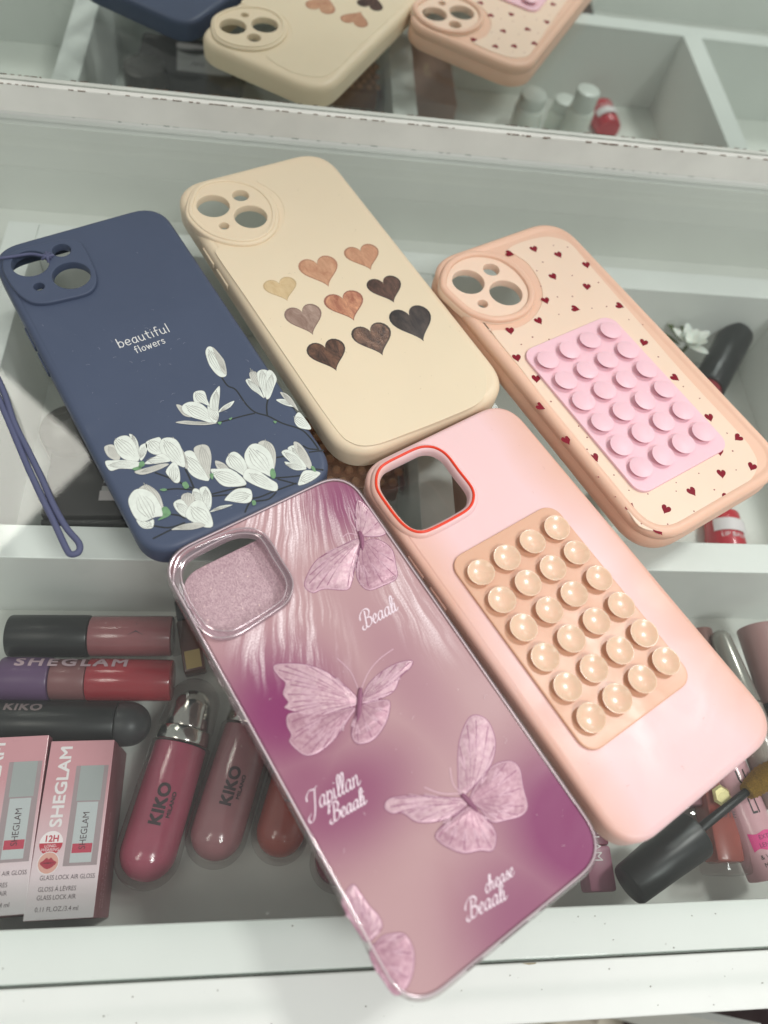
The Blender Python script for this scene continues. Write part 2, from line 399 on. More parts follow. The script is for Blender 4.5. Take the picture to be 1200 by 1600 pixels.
# ------------------------------------------------------------------ PHONE CASES
class Case:
    def __init__(s, name, x, y, a, w, h, H, label, cat='phone case', group=None):
        s.x, s.y, s.a, s.w, s.h, s.H = x, y, math.radians(a), w, h, H
        s.o = empty(name, (x, y, 0), s.a); tag(s.o, label, cat, group)
    def L(s, p):            # world mm -> case mm
        dx, dy = p[0]-s.x, p[1]-s.y; c, n = math.cos(s.a), math.sin(s.a)
        return (dx*c+dy*n, -dx*n+dy*c)
    def px(s, X, Y, z=None): return s.L(at(X, Y, s.H if z is None else z))
    def pxl(s, pts, ox, oy, sc, z=None): return [s.px(ox+p[0]/sc, oy+p[1]/sc, z) for p in pts]
    def part(s, name, bm, m, parent=None, smooth=35): return link(name, bm, m, parent or s.o, smooth)
def button(c, side, v0, v1, z, m, out=0.7, name='side_button'):
    """raised side button on the long side; v0..v1 along the length"""
    x = side*c.w/2
    bm = box_bm(x-0.8, x+out, v0, v1, z-1.6, z+1.6, 0.5) if side > 0 else box_bm(x-out, x+0.8, v0, v1, z-1.6, z+1.6, 0.5)
    c.part(name, bm, m)
G = 'phone cases on the glass shelf'

# ---- 1 blue with magnolias
M_blue = mat('slate_blue_silicone', rgb(72, 82, 104), 0.50, spec=0.35, bump=0.04, bscale=2500, vary=0.05, vscale=30)
M_blue2 = mat('slate_blue_cord', rgb(86, 90, 118), 0.6, spec=0.3)
c1 = Case('phone_case', -53.3, 194.2, 29.97, 74.6, 160.0, 11.0, 'slate blue phone case printed with white magnolias and the words beautiful flowers', group=G)
isl = ccw(smoothloop(c1.pxl([(14, 400), (24, 335), (95, 285), (230, 246), (400, 212), (490, 222), (530, 270), (570, 350), (600, 430), (598, 500), (545, 552), (400, 590), (290, 612), (200, 608), (125, 565), (60, 490)], 0, 320, 4, 12.6), 5))
def hole(c, cx, cy, rx, ox, oy, sc, z):
    a, b, m_ = c.px(ox+(cx-rx)/sc, oy+cy/sc, z), c.px(ox+(cx+rx)/sc, oy+cy/sc, z), c.px(ox+cx/sc, oy+cy/sc, z)
    return m_, math.dist(a, b)/2
hl = [hole(c1, *h, 0, 320, 4, 12.6) for h in ((188, 365, 118), (446, 440, 120), (384, 283, 58), (243, 510, 34))]
hl = [circle(m_[0], m_[1], r) for m_, r in hl]
c1.part('case_shell', shell(rrect(74.6, 160, 13.5), [inset(isl, 1.5)], 11.0, rb=2.6), M_blue)
# faint raised back panel edge
c1.part('camera_guard', plate(isl, hl, 9.2, 12.7, 0.7, 0.5), M_blue)
for v0, v1 in ((27, 38), (13, 24)): button(c1, -1, v0, v1, 5.5, M_blue)
button(c1, 1, 14, 30, 5.5, M_blue)
# magnolia print, traced in the print's own frame
M_pet = [mat('petal_white', rgb(222, 228, 220), 0.6, vary=0.10, vscale=500), mat('petal_grey', rgb(200, 200, 192), 0.6, vary=0.10, vscale=400),
         mat('petal_line', rgb(156, 156, 150), 0.6), mat('branch_ink', rgb(38, 42, 46), 0.6), mat('leaf_green', rgb(118, 160, 118), 0.6, vary=0.25, vscale=900)]  # the darker grey ink draws petal outlines and veins
PET = [
 [[(540,60),(552,38),(575,40),(610,75),(635,110),(645,175),(620,188),(590,170),(560,130),(545,90)],[(575,42),(600,62),(632,108),(643,172),(622,160),(600,110)]],
 [[(738,205),(760,195),(790,215),(830,290),(800,270),(765,245)],[(758,165),(785,160),(800,175),(830,200),(845,290),(810,240),(775,215),(760,190)],[(795,165),(825,150),(855,165),(850,220),(835,290),(815,250),(800,210)],[(840,165),(865,155),(892,195),(878,240),(858,290),(838,292),(840,230)]],
 [[(480,270),(500,255),(535,258),(550,300),(560,330),(520,315),(485,310)],[(395,325),(425,330),(440,360),(470,385),(430,375)],[(610,232),(612,270),(605,340),(600,380),(580,400),(560,350),(565,290),(590,250)],[(425,330),(460,310),(510,315),(550,345),(590,400),(570,415),(520,400),(470,385),(430,360)],[(550,330),(575,350),(605,360),(602,400),(585,415),(560,390)],[(392,412),(440,403),(500,408),(560,412),(600,415),(540,425),(450,422)],[(602,362),(630,330),(682,305),(665,335),(630,355)]],
 [[(215,530),(250,515),(250,560),(225,600),(212,580)],[(40,535),(70,520),(95,530),(120,580),(105,600),(60,580)],[(163,468),(190,480),(210,520),(210,590),(195,560),(175,500)],[(92,500),(125,478),(165,482),(200,530),(212,600),(150,598),(110,570),(92,530)],[(45,605),(90,598),(150,598),(220,610),(190,640),(120,640),(70,650)]],
 [[(430,565),(470,550),(510,590),(560,690),(520,695),(470,670),(440,620)],[(482,540),(520,520),(555,530),(570,580),(565,640),(560,690),(530,640),(500,590)]],
 [[(245,510),(290,488),(320,490),(330,560),(290,570),(255,550)],[(378,482),(410,520),(440,570),(455,630),(440,635),(425,570),(395,520)],[(320,500),(355,485),(400,500),(430,560),(440,630),(400,620),(350,590),(315,545)],[(240,612),(280,585),(330,565),(370,600),(320,612),(260,618)],[(345,650),(385,605),(410,640),(415,700),(390,710),(360,680)],[(190,655),(250,635),(330,615),(360,620),(300,650),(230,670)]],
 [[(635,790),(690,740),(760,740),(770,790),(740,810),(660,800)],[(588,600),(630,612),(660,640),(700,660),(640,650),(600,640)],[(640,600),(665,560),(700,562),(740,610),(745,680),(690,650),(655,630)],[(565,645),(600,640),(660,640),(720,680),(740,720),(660,730),(620,720),(590,690)]],
 [[(680,615),(740,615),(760,645),(720,650)],[(800,515),(830,500),(870,520),(888,570),(880,640),(865,600),(840,540)],[(735,560),(765,520),(810,520),(860,560),(880,630),(870,680),(820,660),(760,640),(735,600)],[(725,680),(745,640),(800,650),(860,690),(895,715),(890,750),(830,740),(760,710)]],
 [[(945,540),(985,525),(1020,580),(1040,620),(990,580)],[(975,508),(1005,515),(1040,560),(1065,620),(1050,640),(1010,590),(985,550)],[(915,560),(945,545),(990,570),(1040,630),(1000,640),(950,600)],[(930,605),(980,615),(1040,640),(990,648),(950,630)]],
 [[(1000,700),(1025,650),(1080,650),(1108,662),(1080,690),(1040,712),(1000,722)]],
 [[(888,300),(925,295),(960,310),(980,335),(930,325)],[(908,262),(940,270),(970,300),(1000,355),(970,330),(930,295)]],
 [[(978,390),(1000,360),(1030,390),(1062,443),(1010,440),(985,420)]],
 [[(200,890),(250,900),(285,890),(280,930),(240,935),(215,920)],[(205,745),(245,718),(290,740),(320,780),(335,850),(290,790),(250,750)],[(160,790),(190,745),(240,740),(290,770),(330,840),(340,870),(290,880),(240,900),(200,890),(170,840)]],
 [[(480,740),(510,745),(530,800),(500,800),(475,780)],[(430,765),(465,760),(490,790),(450,830),(420,790)],[(510,740),(545,728),(570,770),(568,830),(545,850),(525,790)],[(382,810),(420,790),(450,820),(480,870),(440,880),(400,850)],[(440,870),(470,810),(520,795),(560,850),(578,920),(540,930),(480,905)],[(372,940),(430,915),(500,905),(540,920),(480,940),(410,942)],[(560,855),(610,825),(675,818),(620,840)]]]
BRA = [[(620,188),(650,230),(690,250),(740,320),(785,360),(850,380),(920,415),(1010,445),(1060,490),(1100,545)],[(850,292),(842,330),(845,375)],[(785,365),(720,380),(650,400),(595,412)],[(1100,545),(1050,540),(1020,525)],[(1125,548),(1050,558)],[(885,585),(930,578)],[(440,640),(460,680),(485,740)],[(485,740),(420,710),(350,680),(290,658)],[(485,745),(400,738),(330,745)],[(570,765),(650,745),(740,725)],[(570,775),(680,768),(780,785),(880,750),(990,710)],[(880,685),(950,680),(1020,672)],[(770,790),(750,820),(735,855)],[(780,800),(850,790),(890,755)],[(370,865),(410,870),(440,885)],[(440,905),(360,930),(280,920)],[(380,935),(330,960),(280,985)],[(895,690),(990,715)],[(1075,640),(1122,645)]]
GRN = [[(325,835),(350,830),(370,860),(350,880),(305,895),(330,870)],[(215,610),(235,605),(240,625),(215,635)],[(425,715),(445,705),(460,730),(440,740)],[(315,745),(335,738),(352,745),(335,752)],[(860,650),(875,640),(888,670),(880,690),(862,680)],[(1060,630),(1075,630),(1085,655),(1070,650)],[(770,800),(785,798),(790,815),(775,822)],[(600,412),(620,410),(612,425)],[(560,670),(580,665),(575,695)],[(180,640),(215,630),(225,640),(195,650)],[(655,395),(672,388),(665,400)],[(875,405),(892,408),(884,418)]]
Z1 = 11.0
bm = bmesh.new()
for b in BRA:
    q = smoothloop([c1.px(150+x/3.158, 530+y/3.158) for x, y in b], 5, False); ribbon(bm, q, 0.62, Z1+0.02, 3, caps=False)
for fl in PET:
    # calyx end = mean of the last petal
    zz = Z1+0.03
    allp = [p for pe in fl for p in pe]
    for k, pe in enumerate(fl):
        pts = [c1.px(150+x/3.158, 530+y/3.158) for x, y in pe]; lo = ccw(smoothloop(pts, 5))
        zz += 0.025
        flat([(lo, zz, 2)], bm); flat([(inset(lo, 0.10), zz+0.008, 0 if k % 4 != 1 else 1)], bm)
        # veins: fine strokes along the petal's long axis
        cx = sum(p[0] for p in lo)/len(lo); cy = sum(p[1] for p in lo)/len(lo)
        far = max(lo, key=lambda p: math.hypot(p[0]-cx, p[1]-cy)); ax = (far[0]-cx, far[1]-cy); Lr = math.hypot(*ax) or 1
        dx, dy = ax[0]/Lr, ax[1]/Lr
        wdt = max(abs((p[0]-cx)*-dy+(p[1]-cy)*dx) for p in lo)
        for j in (-2, -1, 0, 1, 2):
            o_ = j*wdt*0.27; ll = Lr*(0.72-0.12*abs(j))
            q = [(cx-dx*ll-dy*o_*0.55, cy-dy*ll+dx*o_*0.55), (cx-dy*o_, cy+dx*o_), (cx+dx*ll-dy*o_*0.6, cy+dy*ll+dx*o_*0.6)]
            ribbon(bm, smoothloop(q, 4, False), 0.24, zz+0.012, 2, taper=True)
for g in GRN: flat([(ccw(smoothloop([c1.px(150+x/3.158, 530+y/3.158) for x, y in g], 4)), Z1+0.30, 4)], bm)
c1.part('magnolia_print', bm, M_pet, smooth=0)
M_ltr = mat('pale_lettering', rgb(214, 214, 212), 0.5)
bm = bmesh.new()
def two(c, ax, ay, bx, by): p, q = c.px(ax, ay), c.px(bx, by); return p, math.atan2(q[1]-p[1], q[0]-p[0]), math.dist(p, q)
p, a, l = two(c1, 187.5, 543.5, 267, 518); k = l/(0.85+.85+.88+.88+.68+.36+.66+.88+.2+9*.13)
write(bm, 'beautiful', CAS, p, a, k, 0.42, Z1+0.03, gap=0.13)
p, a, l = two(c1, 213.5, 552, 260, 535.5); k = l/(0.66+.36+.86+1.08+.85+.62+.55+7*.13)
write(bm, 'flowers', CAS, p, a, k, 0.36, Z1+0.03, gap=0.13)
c1.part('lettering', bm, M_ltr, smooth=0)
# wrist strap looped through the camera guard
def wl(c, pts, zs): return [(*c.px(X, Y, z), z) for (X, Y), z in zip(pts, zs)]
bm = bmesh.new()
cord = wl(c1, [(84, 399), (70, 400), (48, 397), (20, 401), (-5, 404), (-60, 410), (-110, 450), (-70, 510), (-25, 552), (3, 600)], [12.9, 13.6, 13.4, 13.2, 12.6, 8, 3, 1.4, 1.2, 1.2])
tube(smoothloop(cord, 8, False), 0.62, 10, bm)
c1.part('strap_cord', bm, M_blue2)
bm = bmesh.new()
lp = wl(c1, [(-26, 548), (4, 608), (22, 660), (42, 700), (64, 745), (84, 790), (104, 825), (123, 848), (123, 862), (111, 866), (103, 856), (84, 815), (62, 770), (40, 722), (20, 674), (2, 632), (-20, 580)], [1.4]*17)
tube(smoothloop(lp, 8, True), lambda t: 1.15, 12, bm, closed=True)
c1.part('strap_loop', bm, M_blue2)
bm = bmesh.new()
for kx in ((70, 398, 80, 404), (66, 405, 78, 396), (72, 394, 76, 410)):
    q = wl(c1, [(kx[0], kx[1]), ((kx[0]+kx[2])/2, (kx[1]+kx[3])/2), (kx[2], kx[3])], [12.7, 13.9, 12.4]); tube(smoothloop(q, 6, False), 0.6, 8, bm)
c1.part('strap_knot', bm, M_blue2)

# ---- 2 cream with nine hearts
M_cream = mat('cream_silicone', rgb(230, 212, 184), 0.46, spec=0.35, bump=0.04, bscale=2500, sss=0.12, vary=0.025, vscale=25)
c2 = Case('phone_case', 16.75, 239.6, 28.83, 79.8, 164.6, 11.5, 'cream phone case with nine brown and copper painted hearts', group=G)
O2, SC2 = (280, 240), 2.4
isl = ccw(smoothloop(c2.pxl([(22, 215), (48, 135), (105, 100), (190, 92), (280, 112), (345, 160), (374, 222), (362, 288), (305, 332), (220, 342), (120, 318), (50, 268)], *O2, SC2, 12.5), 6))
hl = [hole(c2, *h, *O2, SC2, 12.9) for h in ((127, 195, 62), (268, 235, 62), (230, 156, 31), (168, 270, 19))]
hl = [circle(m_[0], m_[1], r) for m_, r in hl]
c2.part('case_shell', shell(rrect(79.8, 164.6, 17), [inset(isl, 1.6)], 11.5, rb=4.0), M_cream)
c2.part('camera_guard', plate(isl, hl, 9.6, 12.9, 1.1, 0.4), M_cream)
c2.part('guard_rim', plate(inset(isl, 1.5), [inset(isl, 3.2)], 12.0, 13.5, 0.5, 0.5), M_cream)
pan = ccw(smoothloop(c2.pxl([(292, 100), (360, 60), (440, 40), (530, 48), (600, 100), (700, 235), (900, 480), (1120, 775), (1152, 860), (1130, 930), (1020, 985), (850, 1052), (725, 1094), (640, 1082), (570, 1010), (400, 762), (250, 540), (150, 395), (137, 362), (170, 352), (260, 353), (335, 330), (382, 275), (394, 215), (370, 160), (325, 125)], *O2, SC2, 11.5), 4))
c2.part('back_panel', plate(pan, [], 11.3, 11.72, 0.16), M_cream)
for v0, v1 in ((34, 45), (20, 31)): button(c2, -1, v0, v1, 6, M_cream)
def heart_loop(cx, cy, w, h, ang, n=40):
    pts = []
    for i in range(n):
        t = 2*math.pi*i/n
        x = 16*math.sin(t)**3/32*w; y = (13*math.cos(t)-5*math.cos(2*t)-2*math.cos(3*t)-math.cos(4*t)+2.5)/29*h
        pts.append((cx+x*math.cos(ang)-y*math.sin(ang), cy+x*math.sin(ang)+y*math.cos(ang)))
    return ccw(pts)
def heart_mat(name, a, b):
    m = mat(name, a, 0.36, metal=0.45, spec=0.5, bump=0.3, bscale=1800); nt = m.node_tree; p = nt.nodes['Principled BSDF']
    tc = N(nt, 'ShaderNodeTexCoord'); mp = N(nt, 'ShaderNodeMapping'); mp.inputs['Scale'].default_value = (300, 110, 100); mp.inputs['Rotation'].default_value = (0, 0, 0.5)
    no = N(nt, 'ShaderNodeTexNoise'); no.inputs['Scale'].default_value = 1; no.inputs['Detail'].default_value = 6; no.inputs['Distortion'].default_value = 0.6; no.inputs['Roughness'].default_value = 0.75
    nt.links.new(tc.outputs['Object'], mp.inputs[0]); nt.links.new(mp.outputs[0], no.inputs['Vector'])
    r = N(nt, 'ShaderNodeValToRGB'); r.color_ramp.elements[0].color = a; r.color_ramp.elements[1].color = b
    r.color_ramp.elements[0].position = 0.38; r.color_ramp.elements[1].position = 0.66
    nt.links.new(no.outputs[0], r.inputs[0]); nt.links.new(r.outputs[0], p.inputs['Base Color']); return m
HE = [((368,488),(418,550),(305,495),(422,465),(226,196,150),(240,214,172),'pale gold'),
 ((508,415),(577,495),(436,425),(578,402),(206,148,118),(232,184,150),'salmon copper'),
 ((675,365),(728,435),(606,375),(730,352),(198,142,112),(224,172,140),'light copper'),
 ((455,595),(512,678),(382,605),(517,582),(158,128,116),(200,174,160),'dusty mauve'),
 ((605,545),(670,623),(532,545),(677,528),(176,112,92),(230,172,136),'streaked copper'),
 ((760,485),(813,558),(692,487),(818,472),(62,46,42),(112,82,70),'dark chocolate'),
 ((540,728),(602,812),(470,740),(607,708),(72,58,54),(134,98,80),'brown and grey'),
 ((708,668),(778,753),(640,680),(782,652),(74,62,58),(140,108,92),'ash brown'),
 ((857,605),(925,703),(782,612),(934,592),(34,28,28),(70,58,54),'near black')]
for nt_, tip, lf, rg, ca, cb, nm in HE:
    pn, pt, pl, pr_ = [c2.pxl([q], *O2, SC2, 11.75)[0] for q in (nt_, tip, lf, rg)]
    w = math.dist(pl, pr_); h = math.dist(pn, pt)*1.27
    ax = (pn[0]-pt[0], pn[1]-pt[1]); l = math.hypot(*ax); ang = math.atan2(ax[1], ax[0])-math.pi/2
    cx, cy = pt[0]+ax[0]/l*h*0.5, pt[1]+ax[1]/l*h*0.5
    ang = math.radians(-8)
    bm = flat([(heart_loop(cx, cy, w*1.02, h, ang), 11.745, 0)])
    flat([(heart_loop(cx, cy, w*0.93, h*0.92, ang), 11.765, 1)], bm)
    o = c2.part('heart_print', bm, [mat('heart_edge', rgb(*[int(q*0.86) for q in ca]), 0.5), heart_mat('painted_heart', rgb(*ca), rgb(*cb))], smooth=0)
    o['label'] = nm+' painted heart'

# ---- suction cups
def cup_bm(r, H, dish=0.9):
    pr = [(r*0.60, 0), (r*0.56, H*0.3), (r*0.66, H*0.55), (r*0.90, H*0.80), (r*0.985, H*0.92), (r, H*0.97), (r*0.985, H), (r*0.95, H*1.0), (r*0.88, H-dish*0.14), (r*0.74, H-dish*0.42), (r*0.56, H-dish*0.70), (r*0.40, H-dish*0.84), (r*0.26, H-dish*0.92), (r*0.12, H-dish*0.97), (r*0.02, H-dish*0.98)]
    return lathe(pr, 28)
def suction_pad(c, outline_px, rows_px, o, sc, zp, m_pad, m_cup, r, ch, dish, pr):
    tr_ = c.pxl(outline_px, *o, sc, zp); xs = sorted(p[0] for p in tr_); ys = sorted(p[1] for p in tr_)
    x0, x1, y0, y1 = xs[0], xs[-1], ys[0], ys[-1]
    ol = rrect(x1-x0-0.8, y1-y0-0.8, 6.0, cx=(x0+x1)/2, cy=(y0+y1)/2, pw=2.1)
    pad = c.part('suction_pad', plate(ol, [], c.H-0.2, zp, 0.3), m_pad)
    bm = cup_bm(r, ch, dish); first = link('suction_cup', bm, m_cup, pad); me = first.data; k = 0
    for row in rows_px:
        for q in row:
            x, y = c.pxl([q], *o, sc, zp+ch)[0]
            ob = first if k == 0 else first.copy()
            if k: COL.objects.link(ob); ob.parent = pad
            ob.location = (x*MM, y*MM, (zp-0.02)*MM); ob.rotation_euler = (random.uniform(-.06, .06), random.uniform(-.06, .06), random.uniform(0, 6)); k += 1
            s_ = random.uniform(0.98, 1.02); ob.scale = (s_, s_, random.uniform(0.96, 1.05))
# ---- 3 peach with burgundy hearts
def peach_mat(name, col, k=0.0):
    return mat(name, col, 0.42, spec=0.4, sss=0.25, bump=0.03, bscale=2500, vary=0.03, vscale=30)
M_peach = peach_mat('peach_silicone', rgb(232, 192, 168)); M_peach2 = peach_mat('pale_peach_back', rgb(241, 212, 190))
c3 = Case('phone_case', 130.45, 204.3, 29.52, 79.2, 160.8, 12.5, 'peach phone case scattered with tiny burgundy hearts and a pink suction cup pad', group=G)
O3, SC3 = (670, 350), 2.264
isl = ccw(smoothloop(c3.pxl([(38, 215), (55, 145), (110, 105), (180, 95), (260, 112), (330, 160), (374, 225), (372, 285), (325, 330), (240, 346), (150, 322), (80, 268)], *O3, SC3, 13.8), 6))
hl = [hole(c3, *h, *O3, SC3, 13.2) for h in ((140, 203, 56), (273, 242, 57), (221, 160, 28), (191, 281, 18))]
hl = [circle(m_[0], m_[1], r) for m_, r in hl]
rimprof = [(1.6, 0), (0.5, 0.8), (0.1, 2.2), (0, 4.0), (0.35, 6.0), (0.9, 7.3), (0.55, 8.6), (0.25, 9.6), (0.35, 10.8), (1.0, 12.0), (2.1, 12.75), (3.2, 12.8), (4.2, 12.5), (4.9, 12.1), (5.3, 12.0), (5.8, 12.0)]
c3.part('case_shell', shell(rrect(79.2, 160.8, 18), [inset(isl, 1.6)], 12.0, rb=4.0, prof=rimprof), M_peach)
c3.part('camera_guard', plate(isl, hl, 9.6, 13.2, 1.0, 0.4), M_peach2)
c3.part('guard_rim', plate(inset(isl, 0.2), [inset(isl, 3.4)], 12.0, 14.6, 1.3, 1.3), M_peach)
pan = ccw(smoothloop(c3.pxl([(268, 95), (300, 70), (370, 48), (430, 42), (500, 65), (560, 130), (700, 290), (900, 520), (1090, 725), (1150, 800), (1168, 860), (1130, 925), (1000, 1000), (880, 1075), (810, 1095), (740, 1075), (690, 1010), (600, 890), (480, 730), (330, 530), (215, 385), (225, 372), (290, 368), (350, 340), (392, 280), (388, 215), (350, 150), (300, 112)], *O3, SC3, 12.0), 4))
c3.part('back_panel', plate(inset(pan, 0.9), [], 11.8, 12.35, 0.25), M_peach2)
H3 = [(288,105,-10),(373,90,30),(460,110,40),(558,146,60),(441,187,20),(559,223,60),(414,272,50),(520,300,-30),(677,290,0),(390,344,25),(288,379,60),(312,475,40),(760,421,80),(872,545,20),(398,647,-10),(993,686,45),(488,767,35),(588,828,30),(1093,757,100),(1028,806,50),(1143,860,80),(1036,885,70),(932,948,35),(1051,970,100),(714,1000,-100),(838,1011,95),(814,1086,20),(380,549,60)]
bm = bmesh.new(); ZP3 = 12.35
for x, y, an in H3:
    q = c3.pxl([(x, y)], *O3, SC3, ZP3)[0]
    flat([(heart_loop(q[0], q[1], 3.9, 4.3, math.radians(28-an+random.uniform(-12, 12)), 20), ZP3+0.02, 0)], bm)
D3 = [(491,82),(441,76),(403,135),(507,182),(382,165),(600,207),(397,220),(508,256),(455,258),(577,298),(629,292),(460,320),(367,400),(425,408),(250,432),(327,426),(708,338),(757,356),(812,470),(335,540),(432,628),(530,715),(560,755),(476,715),(560,797),(600,895),(655,888),(660,965),(708,942),(765,560),(900,575),(958,617),(1055,740),(1075,803),(1087,870),(955,882),(1010,940),(875,915),(875,945),(938,1016),(752,1060),(845,1062),(775,955),(1020,760)]
for x, y in D3:
    q = c3.pxl([(x, y)], *O3, SC3, ZP3)[0]; flat([(circle(q[0], q[1], random.uniform(0.28, 0.42), 8), ZP3+0.015, 1)], bm)
c3.part('heart_pattern', bm, [mat('burgundy_ink', rgb(126, 8, 34), 0.5, spec=0.2), mat('brown_dot_ink', rgb(150, 84, 84), 0.5, spec=.2)], smooth=0)
R3 = [[(423,479),(499,443),(573,409),(645,374)],[(486,551),(561,514),(634,479),(706,443)],[(549,624),(625,586),(699,548),(771,512)],[(615,700),(691,661),(765,622),(837,583)],[(683,780),(759,737),(832,696),(903,658)],[(754,858),(830,816),(902,774),(974,733)]]
M_pk = mat('pink_silicone', rgb(240, 198, 208), 0.45, spec=0.4, sss=0.25, vary=0.03)
suction_pad(c3, [(338,470),(350,448),(400,425),(520,370),(612,328),(650,328),(700,380),(820,510),(960,665),(1040,755),(1048,785),(1020,812),(900,882),(790,940),(755,948),(725,925),(640,820),(500,660),(400,545)], R3, O3, SC3, 13.6, M_pk, M_pk, 4.75, 2.1, -0.55, None)

# ---- 4 pink with peach cups
def pink_body():
    m = mat('blush_pink_silicone', rgb(244, 203, 203), 0.38, spec=0.45, sss=0.2, bump=0.02, bscale=2500); nt = m.node_tree; b = nt.nodes['Principled BSDF']
    tc = N(nt, 'ShaderNodeTexCoord'); sp = N(nt, 'ShaderNodeSeparateXYZ'); nt.links.new(tc.outputs['Object'], sp.inputs[0])
    # the material is peachier towards the long sides
    ab = N(nt, 'ShaderNodeMath', operation='ABSOLUTE'); nt.links.new(sp.outputs[0], ab.inputs[0])
    mr = N(nt, 'ShaderNodeMapRange'); mr.inputs[1].default_value = 0.020; mr.inputs[2].default_value = 0.037
    no = N(nt, 'ShaderNodeTexNoise'); no.inputs['Scale'].default_value = 22; no.inputs['Detail'].default_value = 2; nt.links.new(tc.outputs['Object'], no.inputs['Vector'])
    nm = N(nt, 'ShaderNodeMath', operation='MULTIPLY_ADD'); nm.inputs[1].default_value = 0.02; nt.links.new(no.outputs[0], nm.inputs[0]); nt.links.new(ab.outputs[0], nm.inputs[2])
    su = N(nt, 'ShaderNodeMath', operation='SUBTRACT'); su.inputs[1].default_value = 0.01; nt.links.new(nm.outputs[0], su.inputs[0])
    nt.links.new(su.outputs[0], mr.inputs[0])
    mx = N(nt, 'ShaderNodeMix', data_type='RGBA'); nt.links.new(mr.outputs[0], mx.inputs[0])
    mx.inputs[6].default_value = rgb(235, 199, 200); mx.inputs[7].default_value = rgb(224, 178, 160); nt.links.new(mx.outputs[2], b.inputs['Base Color']); return m
M_blush = pink_body()
c4 = Case('phone_case', 95.6, 97.3, 31.1, 73.0, 155.6, 11.0, 'blush pink phone case with red camera ring and peach suction cup pad', group=G)
OP, SP = (580, 680), 6.667
opn = ccw(smoothloop(c4.pxl([(95, 480), (120, 400), (180, 350), (350, 270), (520, 190), (640, 185), (740, 235), (820, 340), (950, 500), (1010, 600), (1010, 700), (950, 790), (800, 870), (640, 950), (520, 970), (400, 930), (290, 800), (170, 620), (100, 520)], *OP, SP, 10.0), 4))
ringl = ccw(smoothloop(c4.pxl([(42, 480), (62, 380), (130, 300), (300, 210), (480, 128), (600, 114), (700, 140), (800, 212), (920, 370), (1050, 540), (1075, 650), (1030, 760), (900, 850), (650, 980), (520, 1018), (400, 990), (280, 890), (150, 720), (60, 580)], *OP, SP, 12.3), 4))
c4.part('case_shell', shell(rrect(73.2, 155.6, 13.5), [inset(ringl, 0.6)], 11.0, rb=2.4), M_blush)
# guard: frustum ring with open middle
n = len(ringl)
def resample(loop, n):
    P = loop+[loop[0]]; d = [0]
    for a, b in zip(P, P[1:]): d.append(d[-1]+math.dist(a, b))
    out = []; j = 0
    for i in range(n):
        t = d[-1]*i/n
        while d[j+1] < t: j += 1
        u = (t-d[j])/(d[j+1]-d[j]); out.append((P[j][0]+(P[j+1][0]-P[j][0])*u, P[j][1]+(P[j+1][1]-P[j][1])*u))
    return out
def align(loop, ref):
    k = min(range(len(loop)), key=lambda i: math.dist(loop[i], ref[0])); return loop[k:]+loop[:k]
rl = resample(ringl, 96); op = align(resample(opn, 96), rl)
inn = inset(rl, 1.9)
bm = bmesh.new()
ls = [lv(bm, inset(rl, -1.7), 10.7), lv(bm, inset(rl, -1.5), 11.4), lv(bm, inset(rl, -0.9), 12.1), lv(bm, inset(rl, -0.2), 12.4), lv(bm, inset(rl, 0.6), 12.4), lv(bm, inset(rl, 1.1), 12.2), lv(bm, inn, 11.0), lv(bm, inset(rl, 2.0), 8.6), lv(bm, inset(rl, 0.5), 8.6), lv(bm, inset(rl, -1.7), 9.0)]
for a, b in zip(ls, ls[1:]): bridge(bm, a, b)
bridge(bm, ls[-1], ls[0])
gd = c4.part('camera_guard', bm, M_blush)
bm = bmesh.new(); zz = 12.42
tube([(p[0], p[1], zz) for p in inset(rl, 0.3)], 0.52, 8, bm, closed=True)
c4.part('red_ring', bm, mat('red_ring', rgb(232, 62, 30), 0.35), gd)
R4 = [[(361,513),(437,469),(511,424),(582,382)],[(422,594),(497,545),(571,500),(642,456)],[(484,675),(560,625),(634,577),(706,531)],[(549,761),(625,708),(699,657),(771,611)],[(615,849),(692,794),(766,742),(838,691)],[(683,938),(760,882),(833,828),(903,774)]]
M_pc = mat('peach_pad', rgb(218, 172, 144), 0.36, spec=0.5, sss=0.3)
M_cupp = mat('peach_glossy_cup', rgb(237, 198, 172), 0.28, spec=0.5, sss=0.5, coat=0.2)
suction_pad(c4, [(280,500),(290,482),(330,455),(440,385),(520,332),(560,322),(590,335),(640,400),(760,550),(900,715),(968,800),(970,830),(950,855),(840,930),(720,1025),(685,1032),(650,1015),(560,895),(420,700),(330,580)], R4, (560, 620), 1.875, 12.1, M_pc, M_cupp, 5.0, 2.2, 1.25, None)
for v0, v1 in ((30, 40), (16, 26)): button(c4, -1, v0, v1, 5.5, M_blush)
button(c4, 1, 14, 28, 5.5, M_blush)

